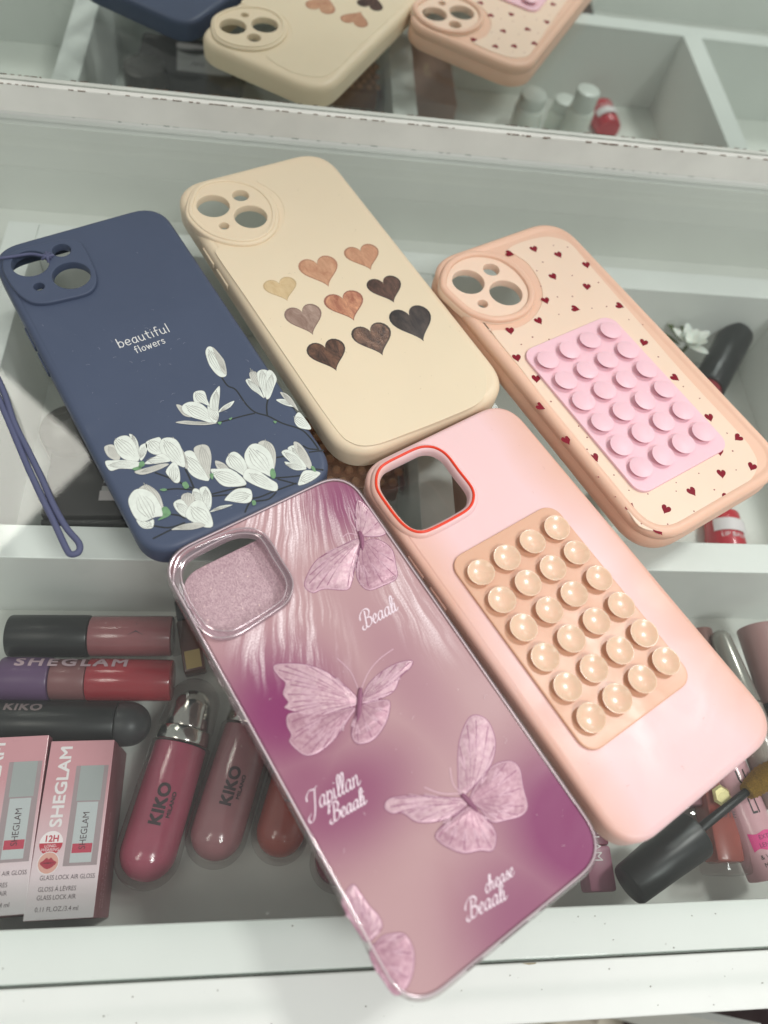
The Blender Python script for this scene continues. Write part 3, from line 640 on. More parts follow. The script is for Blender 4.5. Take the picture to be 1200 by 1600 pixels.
# ---- 5 clear edged purple butterfly case
c5 = Case('phone_case', 28.3, 60.6, 30.84, 75.4, 154.6, 10.5, 'clear edged purple phone case with embossed butterflies and white script lettering', group=G)
M_tpu = clear('clear_tpu', (0.96, 0.93, 0.94, 1), 1.5, 0.05, 0.10, rgb(225, 210, 214))
M_tpu_ring = clear('clear_tpu_ring', (0.93, 0.88, 0.90, 1), 1.5, 0.05, 0.14, rgb(225, 205, 212))
def blob_sum(nt, coord, blobs):
    prev = None
    for (x, y, rx, ry, ang, st) in blobs:
        mp = N(nt, 'ShaderNodeMapping', vector_type='TEXTURE'); mp.inputs['Location'].default_value = (x*MM, y*MM, 0); mp.inputs['Rotation'].default_value = (0, 0, ang); mp.inputs['Scale'].default_value = (rx*MM, ry*MM, 1)
        nt.links.new(coord, mp.inputs[0])
        ln = N(nt, 'ShaderNodeVectorMath', operation='LENGTH'); nt.links.new(mp.outputs[0], ln.inputs[0])
        mr = N(nt, 'ShaderNodeMapRange', interpolation_type='SMOOTHERSTEP'); mr.inputs[1].default_value = 0; mr.inputs[2].default_value = 1; mr.inputs[3].default_value = st; mr.inputs[4].default_value = 0
        nt.links.new(ln.outputs['Value'], mr.inputs[0])
        if prev is None: prev = mr.outputs[0]
        else:
            ad = N(nt, 'ShaderNodeMath', operation='MAXIMUM'); nt.links.new(prev, ad.inputs[0]); nt.links.new(mr.outputs[0], ad.inputs[1]); prev = ad.outputs[0]
    return prev
def purple_mat():
    m = mat('pearly_purple_print', rgb(180, 130, 140), 0.42, spec=0.45, coat=0.15); nt = m.node_tree; b = nt.nodes['Principled BSDF']; lk = nt.links.new
    tc = N(nt, 'ShaderNodeTexCoord'); co = N(nt, 'ShaderNodeVectorMath', operation='MULTIPLY'); co.inputs[1].default_value = (1, 1, 0); lk(tc.outputs['Object'], co.inputs[0])
    ob = co.outputs[0]
    P = lambda X, Y: c5.px(X, Y, 10.5)
    B = []
    for X, Y, rx, ry, an, st in ((545, 775, 30, 34, 0, 0.85), (440, 1110, 38, 40, 0.3, 1.0), (540, 1250, 44, 28, 0, 0.8), (900, 1290, 44, 46, 0.4, 1.15), (830, 1440, 40, 40, 0, 0.8), (640, 1060, 18, 50, 0, 0.30), (480, 1230, 30, 30, 0, 0.7)):
        x, y = P(X, Y); B.append((x, y, rx, ry, an, st))
    pm = blob_sum(nt, ob, B)
    mx = N(nt, 'ShaderNodeMix', data_type='RGBA'); lk(pm, mx.inputs[0]); mx.inputs[6].default_value = rgb(184, 147, 150); mx.inputs[7].default_value = rgb(130, 48, 98)
    # silky streaks, part print and part pearl sheen painted into the colour, fanning out under the camera and in the upper part
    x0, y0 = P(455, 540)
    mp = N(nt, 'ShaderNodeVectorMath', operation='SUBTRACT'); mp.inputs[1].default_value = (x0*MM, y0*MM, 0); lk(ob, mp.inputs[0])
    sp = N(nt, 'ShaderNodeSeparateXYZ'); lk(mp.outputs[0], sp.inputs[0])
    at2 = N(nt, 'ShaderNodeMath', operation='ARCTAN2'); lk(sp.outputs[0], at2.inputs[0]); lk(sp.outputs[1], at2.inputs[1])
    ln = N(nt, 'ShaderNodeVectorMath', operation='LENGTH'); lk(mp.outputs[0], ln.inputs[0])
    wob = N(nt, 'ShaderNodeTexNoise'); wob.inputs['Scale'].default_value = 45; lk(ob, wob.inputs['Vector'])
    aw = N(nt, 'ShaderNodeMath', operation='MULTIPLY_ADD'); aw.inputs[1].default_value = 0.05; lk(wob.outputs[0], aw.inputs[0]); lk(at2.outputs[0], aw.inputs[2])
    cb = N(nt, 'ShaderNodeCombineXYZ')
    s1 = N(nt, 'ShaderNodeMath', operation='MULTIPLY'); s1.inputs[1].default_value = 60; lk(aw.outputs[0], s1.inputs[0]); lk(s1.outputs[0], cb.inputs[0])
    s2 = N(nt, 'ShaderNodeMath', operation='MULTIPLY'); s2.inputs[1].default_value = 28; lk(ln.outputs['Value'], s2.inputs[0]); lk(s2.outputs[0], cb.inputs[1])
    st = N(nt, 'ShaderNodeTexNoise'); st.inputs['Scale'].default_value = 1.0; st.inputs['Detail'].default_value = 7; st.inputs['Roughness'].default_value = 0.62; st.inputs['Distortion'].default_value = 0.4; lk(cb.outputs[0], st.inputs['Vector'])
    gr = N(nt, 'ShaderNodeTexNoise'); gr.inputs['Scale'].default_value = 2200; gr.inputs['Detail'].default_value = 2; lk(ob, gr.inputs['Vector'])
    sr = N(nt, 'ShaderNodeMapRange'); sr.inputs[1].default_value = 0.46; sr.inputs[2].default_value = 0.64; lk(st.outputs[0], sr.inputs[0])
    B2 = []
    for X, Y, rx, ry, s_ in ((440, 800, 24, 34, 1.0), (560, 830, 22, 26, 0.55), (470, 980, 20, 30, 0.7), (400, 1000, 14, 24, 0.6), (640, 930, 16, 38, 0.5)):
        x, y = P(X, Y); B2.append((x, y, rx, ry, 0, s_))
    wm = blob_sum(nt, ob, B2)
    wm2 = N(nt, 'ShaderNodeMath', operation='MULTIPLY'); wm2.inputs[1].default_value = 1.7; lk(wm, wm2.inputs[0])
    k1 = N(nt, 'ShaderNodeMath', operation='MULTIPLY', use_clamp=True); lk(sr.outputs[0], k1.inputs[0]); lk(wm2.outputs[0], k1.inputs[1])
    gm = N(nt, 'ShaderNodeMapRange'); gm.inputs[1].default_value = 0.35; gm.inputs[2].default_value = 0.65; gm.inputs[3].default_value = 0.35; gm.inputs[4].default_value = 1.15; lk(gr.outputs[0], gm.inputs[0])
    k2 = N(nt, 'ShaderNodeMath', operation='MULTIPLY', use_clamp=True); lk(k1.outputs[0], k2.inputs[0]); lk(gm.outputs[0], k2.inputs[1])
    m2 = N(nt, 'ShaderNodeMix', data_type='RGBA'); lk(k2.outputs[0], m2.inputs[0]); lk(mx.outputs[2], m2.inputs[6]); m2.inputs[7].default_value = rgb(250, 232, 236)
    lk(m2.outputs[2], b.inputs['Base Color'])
    bp = N(nt, 'ShaderNodeBump'); bp.inputs['Strength'].default_value = 0.25; bp.inputs['Distance'].default_value = 0.0003
    bs = N(nt, 'ShaderNodeMath', operation='MULTIPLY_ADD'); bs.inputs[1].default_value = 0.12; lk(gr.outputs[0], bs.inputs[0]); lk(k1.outputs[0], bs.inputs[2])
    lk(bs.outputs[0], bp.inputs['Height']); lk(bp.outputs[0], b.inputs['Normal'])
    return m
OC, SCC = (260, 800), 4
rout = ccw(smoothloop(c5.pxl([(32, 430), (55, 310), (130, 225), (300, 145), (450, 98), (560, 102), (640, 155), (720, 285), (790, 400), (800, 480), (760, 570), (650, 650), (480, 760), (380, 795), (290, 790), (200, 730), (110, 590), (48, 480)], *OC, SCC, 12.0), 4))
rin = ccw(smoothloop(c5.pxl([(98, 400), (112, 325), (180, 265), (400, 155), (520, 142), (590, 175), (660, 290), (738, 420), (738, 500), (690, 570), (450, 718), (370, 738), (280, 720), (210, 650), (130, 510)], *OC, SCC, 12.0), 4))
ro = resample(rout, 96); ri = align(resample(rin, 96), ro)
# printed back plate
ol5 = rrect(75.4, 154.6, 13)
bm = plate(inset(ol5, 1.3), [inset(rout, 0.4)], 9.2, 10.3, 0.4, 0.15)
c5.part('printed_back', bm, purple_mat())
# clear bumper all round (a rounded square section tube) and camera ring
bm = bmesh.new()
pr = [(1.5, 0.3), (0.5, 0.15), (0.1, 1.0), (0.0, 2.2), (0.25, 4.0), (0.25, 6.5), (0.0, 8.4), (0.0, 10.0), (0.35, 10.7), (0.9, 10.95), (1.5, 10.8), (1.8, 10.35), (1.8, 9.0), (1.6, 0.5)]
ls = [lv(bm, inset(ol5, i), z) for i, z in pr]
for a, b in zip(ls, ls[1:]): bridge(bm, a, b)
bridge(bm, ls[-1], ls[0])
c5.part('clear_bumper', bm, M_tpu)
bm = bmesh.new()
ls = [lv(bm, inset(ro, 0.0), 10.2), lv(bm, inset(ro, 0.05), 11.8), lv(bm, inset(ro, 0.5), 12.3), lv(bm, inset(ro, 1.0), 12.3)]
mid = [((a[0]*0.25+b[0]*0.75), (a[1]*0.25+b[1]*0.75)) for a, b in zip(ro, ri)]
ls += [lv(bm, inset(ro, 1.5), 11.8), lv(bm, mid, 11.6), lv(bm, inset(ri, -0.5), 12.2), lv(bm, inset(ri, -0.1), 12.0), lv(bm, ri, 9.0), lv(bm, inset(ri, -1.0), 9.0)]
for a, b in zip(ls, ls[1:]): bridge(bm, a, b)
bridge(bm, ls[-1], ls[0])
c5.part('camera_ring', bm, M_tpu_ring)
# beads along the clear ring, a highlight put into their silvery colour
bm = bmesh.new()
tube([(p[0], p[1], 12.25) for p in inset(ro, 0.55)], 0.26, 8, bm, closed=True)
tube([(p[0], p[1], 12.1) for p in inset(ri, -0.35)], 0.22, 8, bm, closed=True)
c5.part('ring_edge', bm, mat('ring_edge_highlight', rgb(222, 205, 210), 0.16, metal=0.7))
bm = bmesh.new(); ib = resample(inset(ol5, 1.15), 200)
tube([(p[0], p[1], 10.75) for p in ib], 0.28, 8, bm, closed=True)
c5.part('bumper_edge', bm, mat('pearly_bumper_edge', rgb(232, 214, 220), 0.2, metal=0.45))
# glitter insert lying in the case, visible through the camera opening
def glitter():
    m = mat('pink_glitter_card', rgb(196, 166, 172), 0.5); nt = m.node_tree; b = nt.nodes['Principled BSDF']; lk = nt.links.new
    tc = N(nt, 'ShaderNodeTexCoord'); v = N(nt, 'ShaderNodeTexVoronoi'); v.inputs['Scale'].default_value = 2300; lk(tc.outputs['Object'], v.inputs['Vector'])
    r = N(nt, 'ShaderNodeValToRGB'); e = r.color_ramp.elements; e[0].position = 0.0; e[0].color = rgb(168, 136, 146); e[1].position = 0.9; e[1].color = rgb(206, 178, 184)
    x = e.new(0.97); x.color = rgb(250, 225, 215)
    lk(v.outputs['Color'], r.inputs[0]); lk(r.outputs[0], b.inputs['Base Color'])
    nm = N(nt, 'ShaderNodeBump'); nm.inputs['Strength'].default_value = 0.5; nm.inputs['Distance'].default_value = 0.0002; lk(v.outputs['Distance'], nm.inputs['Height']); lk(nm.outputs[0], b.inputs['Normal']); b.inputs['Metallic'].default_value = 0.3
    return m
pA = c5.px(283, 905, 5.5); pB = c5.px(405, 838, 5.5)
top_v = (pA[1]+pB[1])/2
c5.part('glitter_insert', plate(rrect(70, top_v+76, 10, cx=0, cy=(top_v-76)/2), [], 4.5, 5.5, 0.2), glitter())
# side button, speaker slots in the clear edge
for v0, v1 in ((28, 38), (14, 24)): button(c5, -1, v0, v1, 6, M_tpu, 0.6)
bm = bmesh.new()
for u in (-16, -12.5, 11, 14.5): box_bm(u-1.1, u+1.1, -77.5, -77.2, 5, 7.4, 0.1, bm)
box_bm(-5, 5, -77.5, -77.2, 4.6, 7.6, 0.1, bm)
c5.part('port_slots', bm, mat('smoky_slot', rgb(120, 96, 98), 0.3))
# butterflies
O7, S7 = (250, 740), 1.7143
BF = [
 ([[(530,602),(500,570),(450,532),(390,510),(320,508),(302,520),(318,545),(335,562),(328,590),(342,612),(336,630),(420,648),(522,622)],[(522,625),(440,640),(350,640),(338,670),(350,700),(345,718),(370,745),(395,757),(430,745),(470,710),(505,660)],[(540,602),(560,560),(600,525),(640,505),(676,500),(672,520),(645,545),(630,580),(600,600),(545,617)],[(540,620),(610,605),(615,640),(600,680),(570,715),(530,725),(512,700),(520,660)]], (532,612), [(537,575),(535,600),(532,640),(528,665)], [[(530,575),(510,530),(475,495)],[(540,575),(560,530),(590,495),(625,470)]], 'large butterfly left of centre'),
 ([[(535,175),(480,195),(420,230),(390,280),(388,305),(410,320),(440,310),(500,312),(515,290),(525,240)],[(540,190),(525,260),(535,295),(560,313),(600,300),(635,280),(632,240),(620,200),(580,175)],[(530,160),(522,110),(530,70),(556,88),(586,128),(606,160),(570,170)]], (538,172), [(534,155),(540,175),(542,205)], [[(535,160),(512,130),(505,90)],[(530,165),(505,160),(490,170)]], 'butterfly near the upper corner'),
 ([[(805,865),(797,797),(800,720),(822,660),(848,645),(882,665),(900,720),(888,780),(848,831)],[(830,865),(882,788),(934,768),(964,788),(974,840),(986,891),(969,917),(926,930),(888,934),(857,900)],[(830,875),(771,866),(668,862),(614,869),(600,894),(620,911),(651,911),(686,934),(737,934),(788,917)],[(828,891),(771,934),(740,960),(740,980),(771,1003),(814,1018),(857,1011),(891,1011),(902,977),(891,943),(857,908)]], (828,880), [(808,858),(828,880),(850,905)], [[(809,857),(785,831),(777,788)],[(805,857),(754,857),(708,840)]], 'butterfly with spread wings at lower right'),
 ([[(404,1142),(412,1120),(423,1111),(436,1128),(448,1145),(462,1160),(468,1178),(455,1195),(442,1202),(425,1180)],[(447,1222),(464,1195),(481,1188),(504,1190),(518,1220),(512,1262),(490,1286),(468,1262)]], (442,1208), [(440,1200),(446,1216)], [], 'cut off butterfly at the lower left edge')]
M_wing = []
for nm, a, b in (('wing_pearl', (172, 128, 144), (196, 158, 170)), ('wing_pearl_light', (186, 146, 160), (208, 176, 184)), ('wing_outline', (146, 94, 120), (146, 94, 120)), ('wing_rim', (208, 172, 186), (208, 172, 186))):
    m = mat(nm, rgb(*a), 0.4, metal=0.15, vscale=700, col2=rgb(*b), bump=0.3, bscale=1500); M_wing.append(m)
for wings, ctr, body, ants, nm in BF:
    bm = bmesh.new(); Z = 10.34
    o7 = O7
    if nm.startswith('cut off'):   # this one was traced in full-photo pixels offset
        conv = lambda q: c5.px(350+(q[0]-0)*1.0 - 0, 0, 10.4)
    cc = c5.pxl([ctr], *o7, S7, 10.4)[0]
    for k, wv in enumerate(wings):
        pts = c5.pxl(wv, *o7, S7, 10.4) if not nm.startswith('cut off') else [c5.px(x+130, y+270, 10.4) for x, y in wv]
        if nm.startswith('cut off'): cc = c5.px(ctr[0]+130, ctr[1]+270, 10.4)
        lo = ccw(smoothloop(pts, 5)); z = Z+0.05*k
        flat([(lo, z+0.02, 2)], bm)
        # slightly raised body of the wing
        a = lv(bm, inset(lo, 0.22), z+0.03); b = lv(bm, inset(lo, 0.5), z+0.16); bridge(bm, a, b, 3); cap(bm, b, (), (k+1) % 2)
        # veins fanning from the body
        far = sorted(pts, key=lambda p: -math.dist(p, cc))[:max(4, len(pts)-3)]
        for p in far:
            q = (cc[0]+(p[0]-cc[0])*0.93, cc[1]+(p[1]-cc[1])*0.93); s0 = (cc[0]+(p[0]-cc[0])*0.12, cc[1]+(p[1]-cc[1])*0.12)
            md = ((q[0]+s0[0])/2+(q[1]-s0[1])*0.04, (q[1]+s0[1])/2-(q[0]-s0[0])*0.04)
            ribbon(bm, smoothloop([q, md, s0], 5, False), 0.30, z+0.175, 2, taper=True)
            for sgn in (1, -1, .5, -.5):
                q2 = (cc[0]+(p[0]-cc[0])*0.76+sgn*(p[1]-cc[1])*0.055, cc[1]+(p[1]-cc[1])*0.76-sgn*(p[0]-cc[0])*0.055)
                ribbon(bm, [q2, ((q2[0]+md[0])/2, (q2[1]+md[1])/2), md], 0.24, z+0.18+sgn*.004, 3, taper=True)
    if not nm.startswith('cut off'):
        tube([(*p, 10.55) for p in smoothloop(c5.pxl(body, *o7, S7, 10.4), 6, False)], lambda t: 0.35+0.55*math.sin(math.pi*min(1, 0.12+t*0.9)), 8, bm, mi=2)
        for an in ants: ribbon(bm, smoothloop(c5.pxl(an, *o7, S7, 10.4), 6, False), 0.3, 10.42, 3, caps=False)
    o = c5.part('butterfly_print', bm, M_wing, smooth=25); o['label'] = nm
M_scr = mat('white_script_ink', rgb(236, 218, 228), 0.4)
def script(word, ax, ay, bx, by, wd, k=1.0):
    p, a, l = two(c5, ax, ay, bx, by); tot = sum(SCR[ch][0] for ch in word)+0.35; xh = l/tot/k
    bm = bmesh.new(); write(bm, word, SCR, p, a, xh, wd, 10.36, 0, 0.32, nib=math.radians(20), k=k)
    c5.part('lettering', bm, M_scr, smooth=0)
script('Beaali', 571, 982, 627, 950, 0.5, 1.0)
script('Japillan', 487, 1270, 569, 1222, 0.42, 0.98)
script('Beaali', 520, 1285, 578, 1252, 0.5, 1.05)
script('chease', 760, 1396, 808, 1364, 0.42, 1.2)
script('Beaali', 734, 1437, 798, 1401, 0.48, 1.18)

# ------------------------------------------------------------------ MAKEUP IN THE DRAWER
def axis_empty(name, A, B):
    """empty at A whose z axis runs to B and whose x axis faces up"""
    z = (B-A).normalized(); x = (Vector((0, 0, 1))-z*z.z).normalized(); y = z.cross(x)
    m = Matrix((x, y, z)).transposed().to_4x4(); m.translation = A*MM
    return empty(name, None, mtx=m)
def cyl_prof(r0, r1, z0, z1, b=0.6, round0=False, round1=False):
    pr = []
    if round0: pr += [(max(0.05, r0*math.sin(a)), z0+r0*(1-math.cos(a))) for a in [math.pi/2*i/9 for i in range(1, 10)]]
    else: pr += [(r0-b, z0), (r0-b*0.3, z0+b*0.3), (r0, z0+b)]
    if round1: pr += [(max(0.05, r1*math.cos(a)), z1-r1+r1*math.sin(a)) for a in [math.pi/2*i/9 for i in range(0, 9)]]
    else: pr += [(r1, z1-b), (r1-b*0.3, z1-b*0.3), (r1-b, z1)]
    return pr
def product(name, label, cat, a, b, wpx, z, segs, group=None, square=False):
    A, B = at(*a, z), at(*b, z); L = (B-A).length
    d = Vector((b[0]-a[0], b[1]-a[1])).normalized(); mx_, my_ = (a[0]+b[0])/2, (a[1]+b[1])/2
    R = (at(mx_-d.y*wpx/2, my_+d.x*wpx/2, z)-at(mx_+d.y*wpx/2, my_-d.x*wpx/2, z)).length/2
    A.z = B.z = z
    o = axis_empty(name, A, B); tag(o, label, cat, group); parts = {}
    for sname, f0, f1, k0, k1, m, opt in segs:
        if square:
            bm = box_bm(-R*k0, R*k0, -R*k0, R*k0, f0*L, f1*L, R*0.22)
        else: bm = lathe(cyl_prof(R*k0, R*k1, f0*L, f1*L, min(0.8, R*0.12), 'r0' in opt, 'r1' in opt), 32)
        parts[sname] = link(sname, bm, m, o)
    return o, parts, L, R
def wrap_text(par, body, R, s0, size, m, mode='along', flip=1, t0=0.0, **kw):
    """lettering on a lying tube; 'along' = baseline runs along the axis"""
    bm = bmesh.new()
    def fn(X, Y):
        t = (Y+t0); a = t/R
        return Vector((R*math.cos(a)+0.03*0, R*math.sin(a), s0+flip*X))
    def fn2(X, Y):
        t = (-Y*flip+t0); a = t/R
        return Vector((R*math.cos(a), R*math.sin(a), s0+flip*X))
    for k_, (ox, oy) in enumerate(((0, 0), (.035, .035), (-.035, .035), (.035, -.035), (-.035, -.035))):
        def fn3(X, Y, k_=k_):
            v = fn2(X, Y); q = 1+0.012*k_/R; return Vector((v.x*q, v.y*q, v.z))
        put_text(bm, body, size, (ox*size, oy*size), 0, fn=fn3, **kw)
    return link('lettering', bm, m, par, smooth=0)

def gloss_col(name, r, g, b): return mat(name, rgb(r, g, b), 0.22, spec=0.5, coat=0.4, vary=0.12, vscale=90)
M_rose = gloss_col('rose_liquid', 150, 88, 92); M_red = gloss_col('dark_red_liquid', 158, 40, 52)
M_purplecap = mat('purple_cap', rgb(88, 62, 96), 0.4); M_mid = mat('brown_collar', rgb(122, 78, 80), 0.4)
M_greyink = mat('grey_ink', rgb(120, 105, 105), 0.5); M_whiteink = mat('white_ink', rgb(232, 224, 226), 0.4); M_darkink = mat('dark_ink', rgb(70, 48, 56), 0.5)
GL = 'lip products lying in the front compartment'
o, ps, L, R = product('liquid_lipstick', 'rose liquid lipstick with black cap, farthest of the three lying sideways at the left', 'lipstick', (16, 994), (286, 994), 62, -70,
    [('cap', 0, 0.46, 1.0, 1.0, M_black, ''), ('tube', 0.462, 0.94, 0.97, 0.97, M_rose, ''), ('tube_end', 0.942, 1.0, 0.97, 0.9, M_clear, '')], GL)
bm = bmesh.new()
for k in (0.74,):
    for q in ([(-3, -2.4), (0, 3), (3, -2.4), (0, -1)],):
        v = [bm.verts.new(Vector((R*0.98*math.cos(y/R), R*0.98*math.sin(y/R), k*L+x))*MM) for x, y in [(p[0], -p[1]) for p in q]]
        bm.faces.new(v)
link('emblem', bm, M_darkink, o, smooth=0)
o, ps, L, R = product('liquid_lipstick', 'dark red liquid lipstick with purple cap, middle one of three lying sideways', 'lipstick', (3, 1061), (270, 1063), 66, -70,
    [('cap', 0, 0.29, 1.0, 1.0, M_purplecap, ''), ('collar', 0.292, 0.50, 0.93, 0.93, M_mid, ''), ('tube', 0.502, 1.0, 0.98, 0.95, M_red, '')], GL)
wrap_text(o, 'SHEGLAM', R+0.05, L*0.09, 6.4, mat('lilac_ink', rgb(176, 150, 158), .4), t0=-R*0.38, space=1.25, sx=1.35)
o, ps, L, R = product('mascara_tube', 'black makeup tube with pale lettering just behind the pink boxes', 'mascara', (-30, 1128), (236, 1132), 68, -72,
    [('tube', 0, 0.80, 1.0, 1.0, M_black, ''), ('cap', 0.802, 1.0, 1.02, 1.0, mat('charcoal_plastic', rgb(52, 52, 54), 0.4), 'r1x')], GL)
wrap_text(o, 'KIKO', R+0.05, L*0.15, 4.8, M_greyink, t0=-R*0.35, space=1.1, sx=1.2)

# two pink gloss boxes
def pinkbox_mat():
    m = mat('pink_silver_carton', rgb(214, 160, 168), 0.35, spec=0.5, coat=0.2); nt = m.node_tree; b = nt.nodes['Principled BSDF']; lk = nt.links.new
    tc = N(nt, 'ShaderNodeTexCoord'); sp = N(nt, 'ShaderNodeSeparateXYZ'); lk(tc.outputs['Object'], sp.inputs[0])
    mr = N(nt, 'ShaderNodeMapRange'); mr.inputs[1].default_value = 0.002; mr.inputs[2].default_value = 0.045; lk(sp.outputs[1], mr.inputs[0])
    r = N(nt, 'ShaderNodeValToRGB'); e = r.color_ramp.elements; e[0].color = rgb(212, 206, 208); e[1].color = rgb(206, 148, 156); e.new(0.3).color = rgb(222, 202, 208)
    lk(mr.outputs[0], r.inputs[0]); lk(r.outputs[0], b.inputs['Base Color']); return m
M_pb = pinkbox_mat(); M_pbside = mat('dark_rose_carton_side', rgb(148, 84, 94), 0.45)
def gloss_box(px, label):
    ZB = -62
    P = [at(x, y, ZB) for x, y in px]      # top-left, top-right, bottom-right, bottom-left of the printed face
    org = P[3]; ex = (P[2]-P[3]); ey = (P[0]-P[3]+P[1]-P[2])/2; w = ((P[1]-P[0]).length+(P[2]-P[3]).length)/2; h = ey.length
    rz = math.atan2(ey.y, ey.x)-math.pi/2
    org.z = ZF+1
    o = empty('lip_gloss_box', org, rz); tag(o, label, 'cosmetic box', 'pink lip gloss boxes at the left')
    T = ZB-org.z
    bm = box_bm(0, w, 0, h, 0, T, 0.3)
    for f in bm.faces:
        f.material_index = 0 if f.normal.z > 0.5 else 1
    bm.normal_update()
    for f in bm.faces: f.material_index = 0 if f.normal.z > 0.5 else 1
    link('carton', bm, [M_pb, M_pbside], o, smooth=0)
    z = T+0.03
    u, v = w/44.0, h/116.0       # artwork units: 44 x 116
    def Q(x, y): return (x*u, y*v)
    # printed picture of a gloss tube
    tm = [mat('printed_panel', rgb(160, 142, 146), 0.5), mat('printed_cap', rgb(168, 172, 172), 0.3, metal=0.2), mat('printed_bottle', rgb(186, 190, 192), 0.35), mat('printed_gloss', rgb(184, 62, 84), 0.4)]
    bm = flat([([Q(20, 32), Q(42, 32), Q(42, 98), Q(20, 98)], z, 0), ([Q(23, 74), Q(39, 74), Q(39, 98), Q(23, 98)], z+.02, 1), ([Q(24, 34), Q(38, 34), Q(38, 73), Q(24, 73)], z+.02, 2), ([Q(24.5, 40), Q(37.5, 40), Q(37.5, 46), Q(24.5, 46)], z+.04, 3)])
    link('tube_picture', bm, tm, o, smooth=0)
    bm = bmesh.new()
    for dx_, dy_, dz_ in ((0, 0, 0), (.3, .3, .012), (-.3, -.3, .024), (.3, -.3, .036)):
        put_text(bm, 'SHEGLAM', 11*u, Q(15.2+dx_, 57+dy_), math.pi/2, z+.02+dz_, 0, fit=54*v)
    link('brand_lettering', bm, M_whiteink, o, smooth=0)
    bm = bmesh.new()
    put_text(bm, 'SHEGLAM', 6.2*u, Q(33, 42), math.pi/2, z+.06, 0, fit=24*v)
    put_text(bm, 'GLASS LOCK AIR GLOSS', 4.0*u, Q(6.5, 24), 0, z+.03, 0, fit=35*u)
    put_text(bm, 'GLOSS \u00c0 L\u00c8VRES', 4.0*u, Q(6.5, 17), 0, z+.03, 0, fit=24*u)
    put_text(bm, 'GLASS LOCK AIR', 4.0*u, Q(6.5, 12), 0, z+.03, 0, fit=24.5*u)
    put_text(bm, '0.11 FL.OZ./3.4 ml', 4.0*u, Q(6.5, 5), 0, z+.03, 0, fit=27*u)
    link('small_print', bm, M_darkink, o, smooth=0)
    bm = bmesh.new()
    cxy = Q(10.5, 47); r_ = 7.6*u
    flat([(circle(*cxy, r_), z+.08, 0), ([(cxy[0]-r_*math.cos(a), cxy[1]-r_*math.sin(a)) for a in [math.pi*i/14 for i in range(15)]], z+.09, 1)], bm)
    put_text(bm, '12H', 5.6*u, (cxy[0], cxy[1]+0.9*u), 0, z+.1, 1, align='CENTER', bold=0.03)
    put_text(bm, 'LONG-', 2.6*u, (cxy[0], cxy[1]-2.7*u), 0, z+.11, 0, align='CENTER', bold=0.0)
    put_text(bm, 'WEARING', 2.6*u, (cxy[0], cxy[1]-5.0*u), 0, z+.11, 0, align='CENTER', bold=0.0)
    link('badge', bm, [mat('badge_white', rgb(240, 228, 230), 0.4), mat('badge_red', rgb(188, 52, 72), 0.4)], o, smooth=0)
    bm = bmesh.new(); c_ = Q(10.5, 34.5)
    lip = lambda sx_, sy_, dy: [(c_[0]+sx_*u*x, c_[1]+dy*u+sy_*u*y) for x, y in ((-1, 0), (-.6, .35), (-.25, .75), (0, .5), (.25, .75), (.6, .35), (1, 0), (.5, -.6), (0, -.85), (-.5, -.6))]
    flat([(circle(*c_, 7.0*u), z+.10, 0), (circle(*c_, 6.5*u), z+.11, 1), (smoothloop(lip(5.4, 4.4, 0), 3), z+.12, 2), ([(c_[0]-4.4*u, c_[1]), (c_[0], c_[1]-.5*u), (c_[0]+4.4*u, c_[1]), (c_[0], c_[1]+.3*u)], z+.13, 3)], bm)
    link('lips_picture', bm, [M_whiteink, mat('printed_skin', rgb(216, 160, 148), 0.5), mat('printed_lips', rgb(168, 44, 66), 0.4), mat('printed_mouth', rgb(96, 20, 36), 0.5)], o, smooth=0)
    # small print along the dark side
    bm = bmesh.new()
    def fs(X, Y): return Vector((w+0.04, X, T-4-Y))
    for i, t in enumerate(('GLASS LOCK AIR GLOSS', 'BRILLO DE LABIOS')):
        me = textmesh(t, 3.0)
        vs = {q.index: bm.verts.new(Vector((w+0.04, 3+q.co.x/MM, T-9-i*4+q.co.y/MM))*MM) for q in me.vertices}
        for p_ in me.polygons: bm.faces.new([vs[j] for j in p_.vertices])
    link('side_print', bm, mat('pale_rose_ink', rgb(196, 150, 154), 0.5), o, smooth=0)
gloss_box([(79, 1155), (179, 1158), (144, 1433), (35, 1440)], 'pink and silver lip gloss box, the whole one beside the rounded gloss tubes')
gloss_box([(-30, 1153), (76, 1153), (33, 1434), (-76, 1438)], 'pink and silver lip gloss box cut off by the left edge of the photo')

# rounded lip glosses
def kiko(a, b, wpx, z, col, label, text=True):
    o, ps, L, R = product('lip_gloss', label, 'lip gloss', a, b, wpx, z, [
        ('bottle', 0.0, 0.66, 1.0, 0.97, M_clear, 'r0'), ('gloss_fill', 0.035, 0.655, 0.85, 0.85, col, 'r0'),
        ('collar', 0.661, 0.735, 0.88, 0.86, M_silver, ''), ('cap_core', 0.736, 0.94, 0.72, 0.64, M_silver, 'r1'), ('cap', 0.736, 1.0, 0.90, 0.86, M_clear, 'r1')], 'rounded lip glosses with silver collars')
    if text:
        wrap_text(o, 'KIKO', R*0.865, L*0.27, R*0.52, M_darkink, t0=R*0.22, bold=0.0, sx=1.0)
        wrap_text(o, 'MILANO', R*0.865, L*0.31, R*0.17, M_darkink, t0=R*0.44, sx=1.2)
    return o
M_g1 = gloss_col('raspberry_gloss', 188, 92, 116); M_g2 = gloss_col('mauve_gloss', 172, 118, 124); M_g3 = gloss_col('brick_gloss', 182, 88, 78); M_g4 = gloss_col('plum_gloss', 140, 62, 84)
kiko((214, 1392), (314, 1062), 98, -78, M_g1, 'raspberry pink rounded lip gloss beside the pink and silver box')
kiko((322, 1358), (420, 1040), 92, -80, M_g2, 'dusty mauve rounded lip gloss between the raspberry and brick red ones')
kiko((424, 1352), (510, 1040), 86, -82, M_g3, 'brick red rounded lip gloss half hidden by the purple case')
